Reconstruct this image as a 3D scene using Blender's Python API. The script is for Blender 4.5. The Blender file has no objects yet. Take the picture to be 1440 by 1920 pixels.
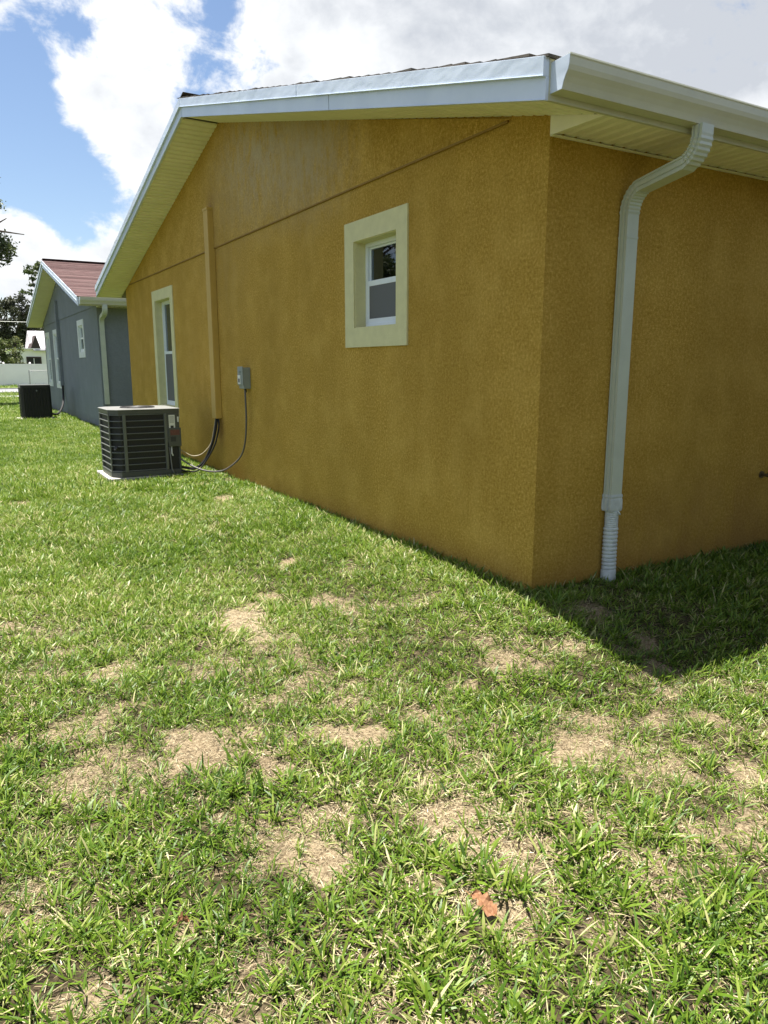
import bpy, math, random
import numpy as np
from mathutils import Vector, Matrix
random.seed(7); rng = np.random.default_rng(7)
scene = bpy.context.scene
R = math.radians

# ------------------------------------------------------------------ camera
F_PX, HOR = 1384.0, 274.0
TH = math.atan(HOR / F_PX); AZ = R(30.5)
CAM = Vector((-3.18, -3.50, 1.45))
cam_d = bpy.data.cameras.new('camera'); cam = bpy.data.objects.new('camera', cam_d)
scene.collection.objects.link(cam); scene.camera = cam
cam_d.sensor_fit = 'VERTICAL'; cam_d.sensor_height = 36.0; cam_d.lens = 36.0 * F_PX / 1920.0
cam_d.clip_start = 0.05; cam_d.clip_end = 4000
cam.location = CAM
fwd = Vector((math.sin(AZ) * math.cos(TH), math.cos(AZ) * math.cos(TH), -math.sin(TH)))
cam.rotation_euler = fwd.to_track_quat('-Z', 'Y').to_euler()

# ------------------------------------------------------------------ exposure, sun, sky
scene.view_settings.view_transform = 'Standard'; scene.view_settings.look = 'None'
scene.view_settings.exposure = 1.55; scene.view_settings.gamma = 1.0
scene.view_settings.use_curve_mapping = False
scene.render.engine = 'CYCLES'
scene.cycles.max_bounces = 8; scene.cycles.diffuse_bounces = 5; scene.cycles.transparent_max_bounces = 12
scene.cycles.use_denoising = True

S = Vector((0.110, -0.173, -1.0)).normalized()          # direction the sunlight travels
sun_d = bpy.data.lights.new('sun', 'SUN'); sun = bpy.data.objects.new('sun', sun_d)
scene.collection.objects.link(sun)
sun_d.energy = 5.0; sun_d.angle = R(0.53); sun_d.color = (1.0, 0.955, 0.88)
sun.rotation_euler = S.to_track_quat('-Z', 'Y').to_euler(); sun.location = (0, 0, 30)

def px_dir(px, py):
    hd = Vector((math.sin(AZ), math.cos(AZ), 0)); rt = Vector((math.cos(AZ), -math.sin(AZ), 0)); up = Vector((0, 0, 1))
    uc = hd * math.sin(TH) + up * math.cos(TH)
    return (rt * (px - 720) + uc * (960 - py) + fwd * F_PX).normalized()

world = bpy.data.worlds.new('World'); scene.world = world; world.use_nodes = True
wn = world.node_tree.nodes; wl = world.node_tree.links; wn.clear()
def N(nodes, t, **kw):
    n = nodes.new(t)
    for k, v in kw.items(): setattr(n, k, v)
    return n
w_out = N(wn, 'ShaderNodeOutputWorld'); w_bg = N(wn, 'ShaderNodeBackground'); w_bg.inputs['Strength'].default_value = 0.1
wl.new(w_bg.outputs[0], w_out.inputs[0])
sky = N(wn, 'ShaderNodeTexSky', sky_type='NISHITA', sun_disc=False)
sky.sun_elevation = math.asin(-S.z); sky.sun_rotation = math.atan2(-S.x, -S.y)
sky.air_density = 1.0; sky.dust_density = 0.6; sky.ozone_density = 1.5; sky.altitude = 0
tc = N(wn, 'ShaderNodeTexCoord'); DIR = tc.outputs['Generated']
def wmath(op, a, b=None, c=None, clamp=False):
    n = N(wn, 'ShaderNodeMath', operation=op, use_clamp=clamp)
    for i, v in enumerate((a, b, c)):
        if v is None: continue
        if isinstance(v, (int, float)): n.inputs[i].default_value = v
        else: wl.new(v, n.inputs[i])
    return n.outputs[0]
def wnoise(scale, detail, rough, dist=0.0, off=(0, 0, 0), st=(1, 1, 1.35)):
    m = N(wn, 'ShaderNodeMapping'); wl.new(DIR, m.inputs[0]); m.inputs['Location'].default_value = off; m.inputs['Scale'].default_value = st
    n = N(wn, 'ShaderNodeTexNoise'); wl.new(m.outputs[0], n.inputs['Vector'])
    n.inputs['Scale'].default_value = scale; n.inputs['Detail'].default_value = detail
    n.inputs['Roughness'].default_value = rough; n.inputs['Distortion'].default_value = dist
    return n.outputs['Fac']
def wblob(px, py, rad_px, amp):
    d = px_dir(px, py)
    vm = N(wn, 'ShaderNodeVectorMath', operation='DISTANCE'); wl.new(DIR, vm.inputs[0]); vm.inputs[1].default_value = d
    mr = N(wn, 'ShaderNodeMapRange', interpolation_type='SMOOTHSTEP'); wl.new(vm.outputs['Value'], mr.inputs[0])
    mr.inputs[1].default_value = 0.0; mr.inputs[2].default_value = rad_px / F_PX; mr.inputs[3].default_value = amp; mr.inputs[4].default_value = 0.0
    return mr.outputs[0]
dens = wmath('ADD', wmath('MULTIPLY_ADD', wnoise(3.6, 10, 0.60, 0.35, (3.1, 1.7, 0.4)), 1.9, -0.45), wmath('MULTIPLY_ADD', wnoise(16, 8, 0.62, 0.3, (1.1, 4.7, 2.4)), 1.35, -0.675))
for b in [(10, 170, 120, -.70), (110, 60, 90, -.45), (50, 280, 120, -.60), (130, 375, 110, -.55), (430, 40, 70, -.28), (60, 10, 110, .40),
          (150, 160, 110, .45), (230, 210, 150, .42), (320, 330, 130, .30), (60, 460, 110, .50), (190, 440, 90, .22), (620, 120, 330, .30), (250, 30, 130, .16),
          (1200, 60, 620, .55), (380, 500, 250, .35), (0, 560, 200, .3)]:
    dens = wmath('ADD', dens, wblob(*b))
mask = N(wn, 'ShaderNodeMapRange', interpolation_type='SMOOTHSTEP'); wl.new(dens, mask.inputs[0])
mask.inputs[1].default_value = 0.41; mask.inputs[2].default_value = 0.76
shade = wnoise(5.5, 7, 0.52, 0.1, (7.3, 2.2, 5.1))
thick = wmath('SUBTRACT', dens, 0.55)
sh2 = wmath('SUBTRACT', wmath('SUBTRACT', wmath('ADD', shade, .05), wmath('MULTIPLY', thick, 0.22)), wblob(1250, 60, 620, .25), clamp=True)
ramp = N(wn, 'ShaderNodeValToRGB'); wl.new(sh2, ramp.inputs[0])
ramp.color_ramp.elements[0].position = 0.26; ramp.color_ramp.elements[0].color = (2.2, 2.33, 2.55, 1)
ramp.color_ramp.elements[1].position = 0.50; ramp.color_ramp.elements[1].color = (3.75, 3.82, 3.9, 1)
grade = N(wn, 'ShaderNodeMix', data_type='RGBA', blend_type='MULTIPLY'); grade.inputs['Factor'].default_value = 1.0
wl.new(sky.outputs[0], grade.inputs['A']); grade.inputs['B'].default_value = (.54, .54, .55, 1)
mixc = N(wn, 'ShaderNodeMix', data_type='RGBA'); wl.new(mask.outputs[0], mixc.inputs['Factor'])
wl.new(grade.outputs['Result'], mixc.inputs['A']); wl.new(ramp.outputs[0], mixc.inputs['B'])
wl.new(mixc.outputs['Result'], w_bg.inputs['Color'])

# ------------------------------------------------------------------ helpers
def lnk(o):
    scene.collection.objects.link(o); return o
class MB:
    """collects polygons and links them as one mesh object"""
    def __init__(s): s.v = []; s.f = []; s.mi = []
    def poly(s, pts, mi=0):
        b = len(s.v); s.v += [tuple(p) for p in pts]; s.f.append(tuple(range(b, b + len(pts)))); s.mi.append(mi); return s
    def box(s, x0, x1, y0, y1, z0, z1, mi=0):
        b = len(s.v)
        s.v += [(x, y, z) for z in (z0, z1) for (x, y) in ((x0, y0), (x1, y0), (x1, y1), (x0, y1))]
        for f in ((3, 2, 1, 0), (4, 5, 6, 7), (0, 1, 5, 4), (1, 2, 6, 5), (2, 3, 7, 6), (3, 0, 4, 7)):
            s.f.append(tuple(b + i for i in f)); s.mi.append(mi)
        return s
    def loft(s, rings, closed=True, caps=True, mi=0):
        b = len(s.v); n = len(rings[0])
        for r in rings: s.v += [tuple(p) for p in r]
        for i in range(len(rings) - 1):
            for j in range(n if closed else n - 1):
                k = (j + 1) % n
                s.f.append((b + i * n + j, b + i * n + k, b + (i + 1) * n + k, b + (i + 1) * n + j)); s.mi.append(mi)
        if caps:
            s.f.append(tuple(b + j for j in range(n))[::-1]); s.mi.append(mi)
            e = b + (len(rings) - 1) * n; s.f.append(tuple(e + j for j in range(n))); s.mi.append(mi)
        return s
    def tube(s, pts, rad, seg=10, mi=0, caps=True):
        pts = [Vector(p) for p in pts]; n = len(pts)
        rads = rad if isinstance(rad, (list, tuple)) else [rad] * n
        rings = []; up = None
        for i, p in enumerate(pts):
            t = (pts[min(i + 1, n - 1)] - pts[max(i - 1, 0)]).normalized()
            if up is None: up = Vector((0, 0, 1)) if abs(t.z) < .9 else Vector((1, 0, 0))
            a = (up - t * up.dot(t)).normalized(); up = a; b_ = t.cross(a)
            rings.append([p + (a * math.cos(q) + b_ * math.sin(q)) * rads[i] for q in [2 * math.pi * k / seg for k in range(seg)]])
        return s.loft(rings, True, caps, mi)
    def mesh(s, name, mats, smooth=False):
        m = bpy.data.meshes.new(name); m.from_pydata(s.v, [], s.f)
        mats = mats if isinstance(mats, (list, tuple)) else [mats]
        for x in mats: m.materials.append(x)
        if any(s.mi): m.polygons.foreach_set('material_index', s.mi)
        if smooth: m.polygons.foreach_set('use_smooth', [True] * len(s.f))
        m.validate(); m.update()
        import bmesh as bmm
        bm = bmm.new(); bm.from_mesh(m); bmm.ops.recalc_face_normals(bm, faces=bm.faces); bm.to_mesh(m); bm.free()
        return m
    def build(s, name, mats, parent=None, smooth=False, bevel=0, angle=None, loc=None):
        o = lnk(bpy.data.objects.new(name, s.mesh(name, mats, smooth)))
        if parent is not None: o.parent = parent
        if loc: o.location = loc
        if bevel:
            md = o.modifiers.new('bevel', 'BEVEL'); md.width = bevel; md.segments = 2; md.limit_method = 'ANGLE'; md.angle_limit = R(35)
        return o
def inst(name, mesh, parent, loc=(0, 0, 0), rot=(0, 0, 0), scl=(1, 1, 1)):
    o = lnk(bpy.data.objects.new(name, mesh)); o.parent = parent; o.location = loc; o.rotation_euler = rot; o.scale = scl
    return o
def thing(name, label, cat, loc=(0, 0, 0), rz=0, group=None):
    o = lnk(bpy.data.objects.new(name, None)); o.location = loc; o.rotation_euler = (0, 0, rz); o.empty_display_size = .2
    tag(o, label, cat, group); return o
def tag(o, label, cat, group=None):
    o['label'] = label; o['category'] = cat
    if group: o['group'] = group
    return o
def smooth_path(pts, sub=6):
    P = [Vector(p) for p in pts]; P = [P[0] * 2 - P[1]] + P + [P[-1] * 2 - P[-2]]; out = []
    for i in range(1, len(P) - 2):
        for k in range(sub):
            t = k / sub; a, b, c, d = P[i - 1:i + 3]
            out.append(.5 * ((2 * b) + (c - a) * t + (2 * a - 5 * b + 4 * c - d) * t * t + (3 * b - a - 3 * c + d) * t ** 3))
    out.append(P[-2]); return out

# ------------------------------------------------------------------ materials
def mat(name, col, rough=.6, spec=.4, metal=0.0):
    m = bpy.data.materials.new(name); m.use_nodes = True
    b = m.node_tree.nodes['Principled BSDF']
    b.inputs['Base Color'].default_value = (*col, 1); b.inputs['Roughness'].default_value = rough
    b.inputs['Specular IOR Level'].default_value = spec; b.inputs['Metallic'].default_value = metal
    return m
class G:
    def __init__(s, m): s.m = m; s.n = m.node_tree.nodes; s.l = m.node_tree.links; s.b = s.n['Principled BSDF']; s._p = None
    def pos(s):
        if s._p is None: s._p = s.n.new('ShaderNodeNewGeometry').outputs['Position']
        return s._p
    def obj(s): return s.n.new('ShaderNodeTexCoord').outputs['Object']
    def noise(s, scale, detail=4, rough=.55, st=None, vec=None, out='Fac', dist=0):
        v = vec or s.pos()
        if st:
            mp = s.n.new('ShaderNodeMapping'); s.l.new(v, mp.inputs[0]); mp.inputs['Scale'].default_value = st; v = mp.outputs[0]
        t = s.n.new('ShaderNodeTexNoise'); s.l.new(v, t.inputs['Vector']); t.inputs['Scale'].default_value = scale
        t.inputs['Detail'].default_value = detail; t.inputs['Roughness'].default_value = rough; t.inputs['Distortion'].default_value = dist
        return t.outputs[out]
    def ramp(s, fac, stops):
        r = s.n.new('ShaderNodeValToRGB'); s.l.new(fac, r.inputs[0]); e = r.color_ramp.elements
        while len(e) < len(stops): e.new(.5)
        for q, (p, c) in zip(e, stops): q.position = p; q.color = (*c, 1) if isinstance(c, tuple) else (c, c, c, 1)
        return r.outputs[0]
    def mix(s, f, a, b, mode='MIX'):
        x = s.n.new('ShaderNodeMix'); x.data_type = 'RGBA'; x.blend_type = mode
        for i, v in (('Factor', f), ('A', a), ('B', b)):
            if isinstance(v, (int, float)): x.inputs[i].default_value = v
            elif isinstance(v, tuple): x.inputs[i].default_value = (*v, 1)
            else: s.l.new(v, x.inputs[i])
        return x.outputs['Result']
    def math(s, op, a, b=None, clamp=False):
        x = s.n.new('ShaderNodeMath'); x.operation = op; x.use_clamp = clamp
        for i, v in enumerate((a, b)):
            if v is None: continue
            if isinstance(v, (int, float)): x.inputs[i].default_value = v
            else: s.l.new(v, x.inputs[i])
        return x.outputs[0]
    def bump(s, h, strength, dist, prev=None):
        x = s.n.new('ShaderNodeBump'); x.inputs['Strength'].default_value = strength; x.inputs['Distance'].default_value = dist
        s.l.new(h, x.inputs['Height'])
        if prev is not None: s.l.new(prev, x.inputs['Normal'])
        s.l.new(x.outputs[0], s.b.inputs['Normal']); return x.outputs[0]
    def color(s, c): s.l.new(c, s.b.inputs['Base Color'])
    def blob(s, c, r, st=(1, 1, 1)):
        """soft mask round a point of the place, for a stain"""
        mp = s.n.new('ShaderNodeMapping'); s.l.new(s.pos(), mp.inputs[0]); mp.inputs['Scale'].default_value = st
        d = s.n.new('ShaderNodeVectorMath'); d.operation = 'DISTANCE'; s.l.new(mp.outputs[0], d.inputs[0]); d.inputs[1].default_value = tuple(a * b for a, b in zip(c, st))
        mr = s.n.new('ShaderNodeMapRange'); mr.interpolation_type = 'SMOOTHSTEP'; s.l.new(d.outputs['Value'], mr.inputs[0])
        mr.inputs[1].default_value = 0; mr.inputs[2].default_value = r; mr.inputs[3].default_value = 1; mr.inputs[4].default_value = 0
        return mr.outputs[0]

def stucco(name, base, light, dark, stains=()):
    m = mat(name, base, .92, .15); g = G(m)
    c = g.ramp(g.math('ADD', g.math('MULTIPLY', g.noise(150, 3, .7), .5), g.math('MULTIPLY', g.noise(52, 3, .65), .5)), [(.34, dark), (.5, base), (.65, light)])
    big = g.noise(1.1, 5, .6, st=(1, 1, .35))
    c = g.mix(g.ramp(big, [(.38, 0.0), (.66, .45)]), c, tuple(x * .72 for x in base))
    c = g.mix(g.ramp(g.noise(2.6, 6, .65), [(.45, 0.0), (.72, .28)]), c, tuple(x * 1.05 for x in light))
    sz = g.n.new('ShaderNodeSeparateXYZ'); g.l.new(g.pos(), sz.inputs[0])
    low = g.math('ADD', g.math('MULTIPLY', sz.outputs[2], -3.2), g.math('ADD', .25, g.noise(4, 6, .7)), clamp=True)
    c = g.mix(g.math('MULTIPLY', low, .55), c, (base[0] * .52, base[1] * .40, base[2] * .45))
    streak = g.noise(5, 5, .65, st=(1.6, 1.6, .12))
    c = g.mix(g.ramp(streak, [(.55, 0.0), (.95, .12)]), c, tuple(min(1, x * 1.12 + .02) for x in light))
    for (p, r, st, col, amt, sc) in stains:
        f = g.math('MULTIPLY', g.blob(p, r, st), g.ramp(g.noise(sc, 6, .7, st=(1.3, 1.3, .7)), [(.30, 0.0), (.58, amt)]))
        c = g.mix(f, c, col)
    g.color(c)
    n1 = g.bump(g.noise(120, 4, .7), 1.0, .006)
    g.bump(g.noise(45, 3, .6), .8, .008, n1)
    return m
M = {}
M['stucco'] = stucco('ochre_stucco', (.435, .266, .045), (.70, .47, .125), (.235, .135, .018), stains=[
    ((0, 4.4, 3.75), 1.9, (1, .8, 1.6), (.44, .39, .30), .62, 6), ((0, 3.2, 3.4), 1.1, (1, .8, 1.2), (.43, .36, .25), .6, 9),
    ((0, 5.9, 3.0), 1.6, (1, 1, .9), (.33, .23, .09), .35, 5), ((0, 6.22, .62), .22, (1, 1, .6), (.22, .10, .03), .8, 14),
    ((0, 6.26, 3.45), .25, (1, 1, 1), (.25, .15, .06), .6, 14), ((2.0, 0, .2), 1.6, (.6, 1, 2.2), (.28, .15, .05), .5, 3)])
M['stucco3'] = stucco('brown_stucco', (.19, .14, .09), (.23, .17, .11), (.14, .10, .065))  # for the added unseen house; dark so it bounces little light
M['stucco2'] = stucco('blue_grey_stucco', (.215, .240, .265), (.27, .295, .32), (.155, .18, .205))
def paint(name, col, rough=.5, var=.06, scale=6, bump=0):
    m = mat(name, col, rough, .4); g = G(m)
    g.color(g.ramp(g.noise(scale, 6, .65), [(.3, tuple(x * (1 - var * 1.6) for x in col)), (.7, tuple(min(1, x * (1 + var)) for x in col))]))
    if bump: g.bump(g.noise(bump, 2, .5), .25, .01)
    return m
M['trim'] = paint('cream_trim_paint', (.62, .585, .33), .7, .05, 9, 60)
M['trim2'] = paint('white_trim_paint', (.68, .72, .72), .7, .04)
M['vinyl'] = paint('white_vinyl', (.72, .77, .80), .35, .03)
M['soffit'] = paint('almond_vinyl_soffit', (.78, .75, .57), .5, .05, 4)
M['gutter'] = paint('white_gutter_enamel', (.52, .52, .40), .36, .06, 3)
M['spout'] = paint('white_downspout_enamel', (.50, .54, .46), .35, .05, 5)
M['plastic'] = paint('white_ribbed_plastic', (.52, .56, .56), .5, .12, 20)
def fascia_mat():
    m = mat('white_aluminium_fascia', (.68, .73, .77), .30, .5); g = G(m)
    g.color(g.ramp(g.noise(2.2, 5, .6), [(.3, (.52, .59, .70)), (.7, (.62, .69, .79))]))
    g.bump(g.noise(3.2, 2, .5, st=(1, 1, 2.5)), .2, .03); return m
M['fascia'] = fascia_mat()
def glass_mat():
    m = mat('window_glass', (0, 0, 0)); n = m.node_tree.nodes; l = m.node_tree.links; n.remove(n['Principled BSDF'])
    fr = n.new('ShaderNodeFresnel'); fr.inputs[0].default_value = 1.75
    tr = n.new('ShaderNodeBsdfTransparent'); tr.inputs[0].default_value = (.72, .78, .78, 1)
    gl = n.new('ShaderNodeBsdfGlossy'); gl.inputs['Roughness'].default_value = .015; gl.inputs[0].default_value = (.9, .93, .96, 1)
    mx = n.new('ShaderNodeMixShader'); l.new(fr.outputs[0], mx.inputs[0]); l.new(tr.outputs[0], mx.inputs[1]); l.new(gl.outputs[0], mx.inputs[2])
    l.new(mx.outputs[0], n['Material Output'].inputs[0]); return m
M['glass'] = glass_mat()
def screen_mat():
    m = mat('grey_insect_screen', (.16, .165, .17), .7); n = m.node_tree.nodes; l = m.node_tree.links
    tr = n.new('ShaderNodeBsdfTransparent'); mx = n.new('ShaderNodeMixShader'); mx.inputs[0].default_value = .72
    l.new(tr.outputs[0], mx.inputs[1]); l.new(n['Principled BSDF'].outputs[0], mx.inputs[2]); l.new(mx.outputs[0], n['Material Output'].inputs[0]); return m
M['screen'] = screen_mat()
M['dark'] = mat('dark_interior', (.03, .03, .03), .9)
M['sunspot'] = mat('pale_inner_ledge', (.6, .58, .5), .8)
def shingle(name, a, b, c_):
    m = mat(name, a, .95, .1); g = G(m)
    sp = g.n.new('ShaderNodeSeparateXYZ'); g.l.new(g.pos(), sp.inputs[0])
    row = g.math('FLOOR', g.math('MULTIPLY', sp.outputs[1], 7.2)); colx = g.math('FLOOR', g.math('ADD', g.math('MULTIPLY', sp.outputs[0], 4.0), g.math('MULTIPLY', row, .37)))
    cb = g.n.new('ShaderNodeCombineXYZ'); g.l.new(row, cb.inputs[0]); g.l.new(colx, cb.inputs[1])
    w = g.n.new('ShaderNodeTexWhiteNoise'); g.l.new(cb.outputs[0], w.inputs['Vector'])
    c = g.ramp(w.outputs['Value'], [(.1, a), (.5, b), (.9, c_)])
    c = g.mix(g.ramp(g.noise(150, 2, .6), [(.3, 0.0), (.8, .5)]), c, tuple(x * .5 for x in a)); g.color(c)
    g.bump(g.noise(170, 3, .6), .6, .004); return m
M['shingle'] = shingle('brown_shingle', (.09, .08, .07), (.12, .11, .095), (.15, .13, .11))
M['shingle2'] = shingle('reddish_shingle', (.125, .078, .075), (.155, .096, .092), (.14, .094, .088))
M['concrete'] = paint('concrete_pad', (.42, .40, .36), .9, .15, 14, 60)
M['asphalt'] = paint('sun_bleached_asphalt', (.20, .20, .205), .9, .1, 3)
M['walk'] = paint('pale_concrete_walk', (.36, .355, .34), .9, .08, 4)
M['ac_body'] = paint('grey_green_enamel', (.085, .088, .078), .42, .06, 7)
M['ac_slat'] = paint('louver_enamel', (.125, .13, .115), .42, .05, 9)
M['ac_top'] = paint('pale_grey_enamel', (.20, .20, .19), .45, .06, 9)
M['coil'] = paint('dark_coil_fins', (.022, .021, .020), .6, .3, 60)
M['black'] = paint('black_enamel', (.012, .012, .014), .35, .2, 10)
M['rubber'] = paint('black_foam_insulation', (.015, .015, .015), .7, .2, 30, 200)
M['whip'] = paint('grey_cable_jacket', (.11, .10, .095), .5, .1, 20)
M['thincable'] = paint('tan_cable_jacket', (.42, .36, .24), .5, .1, 20)
M['sticker'] = paint('white_sticker', (.72, .72, .68), .5, .05)
M['sticker_dark'] = mat('sticker_ink', (.04, .04, .04), .5)
M['sticker_red'] = paint('faded_red_sticker', (.16, .060, .050), .5, .3, 60)
M['boxgrey'] = paint('grey_box_enamel', (.23, .26, .25), .45, .06, 12)
M['brass'] = paint('weathered_brass', (.10, .075, .04), .45, .3, 40)
M['chase'] = paint('ochre_painted_metal', (.48, .315, .075), .55, .05, 6)
M['bead'] = paint('ochre_bead', (.27, .16, .035), .8, .1, 30)
M['fence'] = paint('white_vinyl_fence', (.90, .85, .88), .4, .03, 1)
M['galv'] = paint('galvanised_steel', (.35, .35, .34), .5, .1, 20)
M['whitewall'] = paint('white_house_paint', (.84, .79, .79), .8, .05, 1)
M['greyroof'] = paint('pale_grey_roofing', (.42, .40, .43), .8, .08, 2)
M['brownframe'] = paint('dark_brown_frame', (.045, .028, .025), .6, .1, 10)
M['bark'] = paint('grey_bark', (.12, .10, .08), .95, .3, 12, 25)

# ------------------------------------------------------------------ ground
def sstep(t): t = np.clip(t, 0, 1); return t * t * (3 - 2 * t)
def ground_z(x, y):
    x = np.asarray(x, float); y = np.asarray(y, float)
    dx = np.maximum(-x, 0); dy = np.maximum(np.maximum(-y, y - 11.6), 0); r = np.hypot(dx, dy)
    amp = .035 + .165 * (1 - sstep((y - .5) / 5.0))
    z = -amp * sstep(r / 1.25 * .5 + .0) * 2
    z = np.maximum(z, -amp)
    z = z + (.012 * np.sin(x * 1.9 + 1) * np.sin(y * 1.3) + .006 * np.sin(x * 4.3 + y * 3.1)) * sstep(r / .8)
    far = sstep((y - 25) / 20); return z * (1 - far) - .05 * far
def ray_ground(px, py):
    d = px_dir(px, py); t = -CAM.z / d.z
    for _ in range(12):
        p = CAM + d * t; t = (float(ground_z(p.x, p.y)) - CAM.z) / d.z
    return CAM + d * t
def axis(lo, hi, fine_lo, fine_hi, step):
    a = list(np.arange(fine_lo, fine_hi, step)); s = step; v = fine_hi
    while v < hi: a.append(v); s *= 1.35; v += s
    a.append(hi); s = step; v = fine_lo - step; b = []
    while v > lo: b.append(v); s *= 1.35; v -= s
    b.append(lo); return np.array(b[::-1] + a)
gx = axis(-900, 900, -7, 3.5, .07); gy = axis(-300, 1500, -4.5, 9, .07)
X, Y = np.meshgrid(gx, gy); Z = ground_z(X, Y)
nx, ny = len(gx), len(gy)
me = bpy.data.meshes.new('lawn_soil'); vv = np.stack([X.ravel(), Y.ravel(), Z.ravel()], 1)
ii = np.arange((nx - 1) * (ny - 1)); r_, c_ = ii // (nx - 1), ii % (nx - 1); b0 = r_ * nx + c_
me.from_pydata(vv.tolist(), [], np.stack([b0, b0 + 1, b0 + nx + 1, b0 + nx], 1).tolist())
me.polygons.foreach_set('use_smooth', [True] * len(me.polygons))
soil = mat('thatch_covered_soil', (.25, .19, .12), .95, .1); g = G(soil)
c = g.ramp(g.noise(70, 6, .7), [(.28, (.030, .020, .012)), (.45, (.14, .104, .060)), (.62, (.29, .23, .145))])
c = g.mix(g.ramp(g.noise(220, 3, .6, st=(1, .35, 1)), [(.5, 0.0), (.62, .6)]), c, (.32, .265, .17))
ab = g.n.new('ShaderNodeAttribute'); ab.attribute_name = 'bare'
lit = g.math('ADD', g.math('MULTIPLY', ab.outputs['Fac'], 1.5), g.math('MULTIPLY', g.math('SUBTRACT', g.noise(26, 6, .7), .5), 1.6), clamp=True)
humus = g.ramp(g.noise(60, 5, .7), [(.35, (.022, .017, .010)), (.65, (.075, .060, .032))])
c = g.mix(g.ramp(lit, [(.12, 0.0), (.55, 1.0)]), humus, c)
sp = g.n.new('ShaderNodeVectorMath'); sp.operation = 'LENGTH'; g.l.new(g.pos(), sp.inputs[0])
farm = g.n.new('ShaderNodeMapRange'); g.l.new(sp.outputs['Value'], farm.inputs[0]); farm.inputs[1].default_value = 30; farm.inputs[2].default_value = 60
c = g.mix(farm.outputs[0], c, g.ramp(g.noise(1.2, 5, .6), [(.35, (.09, .14, .03)), (.7, (.16, .22, .05))]))
g.color(c); g.bump(g.noise(75, 5, .7), .9, .012)
me.materials.append(soil)
go = lnk(bpy.data.objects.new('ground', me)); go['kind'] = 'structure'

road = MB().box(-120, 120, 42.0, 49.5, -.6, .0); ro = road.build('road', M['asphalt']); ro['kind'] = 'structure'
wk = MB().box(-120, 120, 36.2, 37.7, -.6, .0); wo = wk.build('pavement', M['walk']); wo['kind'] = 'structure'
for o_, y0_ in (('kerb', 41.82), ('kerb', 49.5)):
    k = MB().box(-120, 120, y0_, y0_ + .178, -.6, .06).build('kerb', M['walk']); k['kind'] = 'structure'


# bare patches, placed where they lie on the lawn
patches = []
for px, py, rx, ry, a in [(450, 1160, 65, 32, 1.0), (500, 1185, 30, 20, .8), (505, 1120, 28, 12, .9), (540, 1055, 22, 9, .9), (645, 1075, 22, 10, .7), (600, 1130, 40, 16, .5), (640, 1140, 25, 10, .6), (385, 1425, 70, 62, 1.0), (340, 1385, 40, 25, .8), (505, 1440, 42, 40, 1.0),
                          (685, 1385, 70, 28, .95), (600, 1370, 45, 18, .6), (1075, 1400, 70, 40, .8), (1110, 1440, 50, 20, .6), (940, 1230, 45, 24, .9), (905, 1205, 30, 14, .7), (870, 1290, 50, 18, .5), (840, 1525, 50, 40, .95), (820, 1570, 35, 20, .6), (610, 1625, 70, 38, .9), (570, 1650, 40, 22, .6),
                          (950, 1600, 55, 42, .85), (930, 1710, 85, 42, 1.0), (970, 1740, 40, 30, .8), (210, 1262, 48, 22, .65), (120, 1225, 45, 14, .5), (15, 1176, 34, 12, .95), (40, 944, 38, 7, .95), (415, 935, 24, 8, .85), (330, 975, 25, 7, .6), (400, 990, 26, 9, .5), (300, 970, 22, 6, .5),
                          (1170, 1610, 40, 55, .6), (1400, 1450, 45, 28, .7), (1330, 1350, 45, 14, .5), (1250, 1300, 40, 14, .6), (1230, 1255, 30, 14, .8), (700, 1000, 20, 6, .4), (780, 1065, 30, 8, .5), (370, 910, 60, 7, .8), (440, 900, 40, 7, .8), (330, 902, 45, 5, .8), (1070, 1210, 60, 22, .5), (1100, 1150, 60, 22, .55),
                          (790, 1660, 50, 30, .5), (350, 1745, 40, 22, .6), (60, 1690, 60, 40, .35), (170, 1870, 70, 45, .5), (430, 1540, 60, 25, .45), (1290, 1560, 60, 30, .4), (1130, 1740, 60, 30, .4), (730, 1860, 60, 30, .35), (1200, 1200, 40, 18, .5)]:
    c = ray_ground(px, py); ex_ = ray_ground(px + rx, py); ey_ = ray_ground(px, py - ry); ey2 = ray_ground(px, py + ry)
    patches.append((c.x, c.y, (ex_ - c).length * .75, (ey_ - ey2).length / 2 * .77, a))
hdv = np.array([math.sin(AZ), math.cos(AZ)]); rtv = np.array([math.cos(AZ), -math.sin(AZ)])
# cheap value noise
_tab = rng.random((64, 64))
def vnoise(x, y, f):
    x = x * f; y = y * f; xi = np.floor(x).astype(int); yi = np.floor(y).astype(int); fx = x - xi; fy = y - yi; fx = fx * fx * (3 - 2 * fx); fy = fy * fy * (3 - 2 * fy)
    t = lambda a, b: _tab[a % 64, b % 64]
    return (t(xi, yi) * (1 - fx) + t(xi + 1, yi) * fx) * (1 - fy) + (t(xi, yi + 1) * (1 - fx) + t(xi + 1, yi + 1) * fx) * fy
def bare(x, y):
    """0 = thick grass, 1 = no grass"""
    nz = vnoise(x, y, 9) * .6 + vnoise(x + 7, y + 3, 23) * .4
    v = np.zeros_like(x)
    for cx, cy, a, b, amp in patches:
        dx = x - cx; dy = y - cy; u = (dx * rtv[0] + dy * rtv[1]) / a; w = (dx * hdv[0] + dy * hdv[1]) / b
        d = np.sqrt(u * u + w * w) + (nz - .5) * 1.5
        v = np.maximum(v, amp * (1 - sstep((d - .62) / .5)))
    dist = np.hypot(x - CAM.x, y - CAM.y)
    n = vnoise(x, y, 3.2) * .45 + vnoise(x + 11, y + 5, 7.5) * .35 + vnoise(x, y, 17) * .2
    gen = sstep((n - .50) / .18) * .36 * (1 - sstep((dist - 3.0) / 3) * .75)
    return np.maximum(v, gen)
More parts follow.
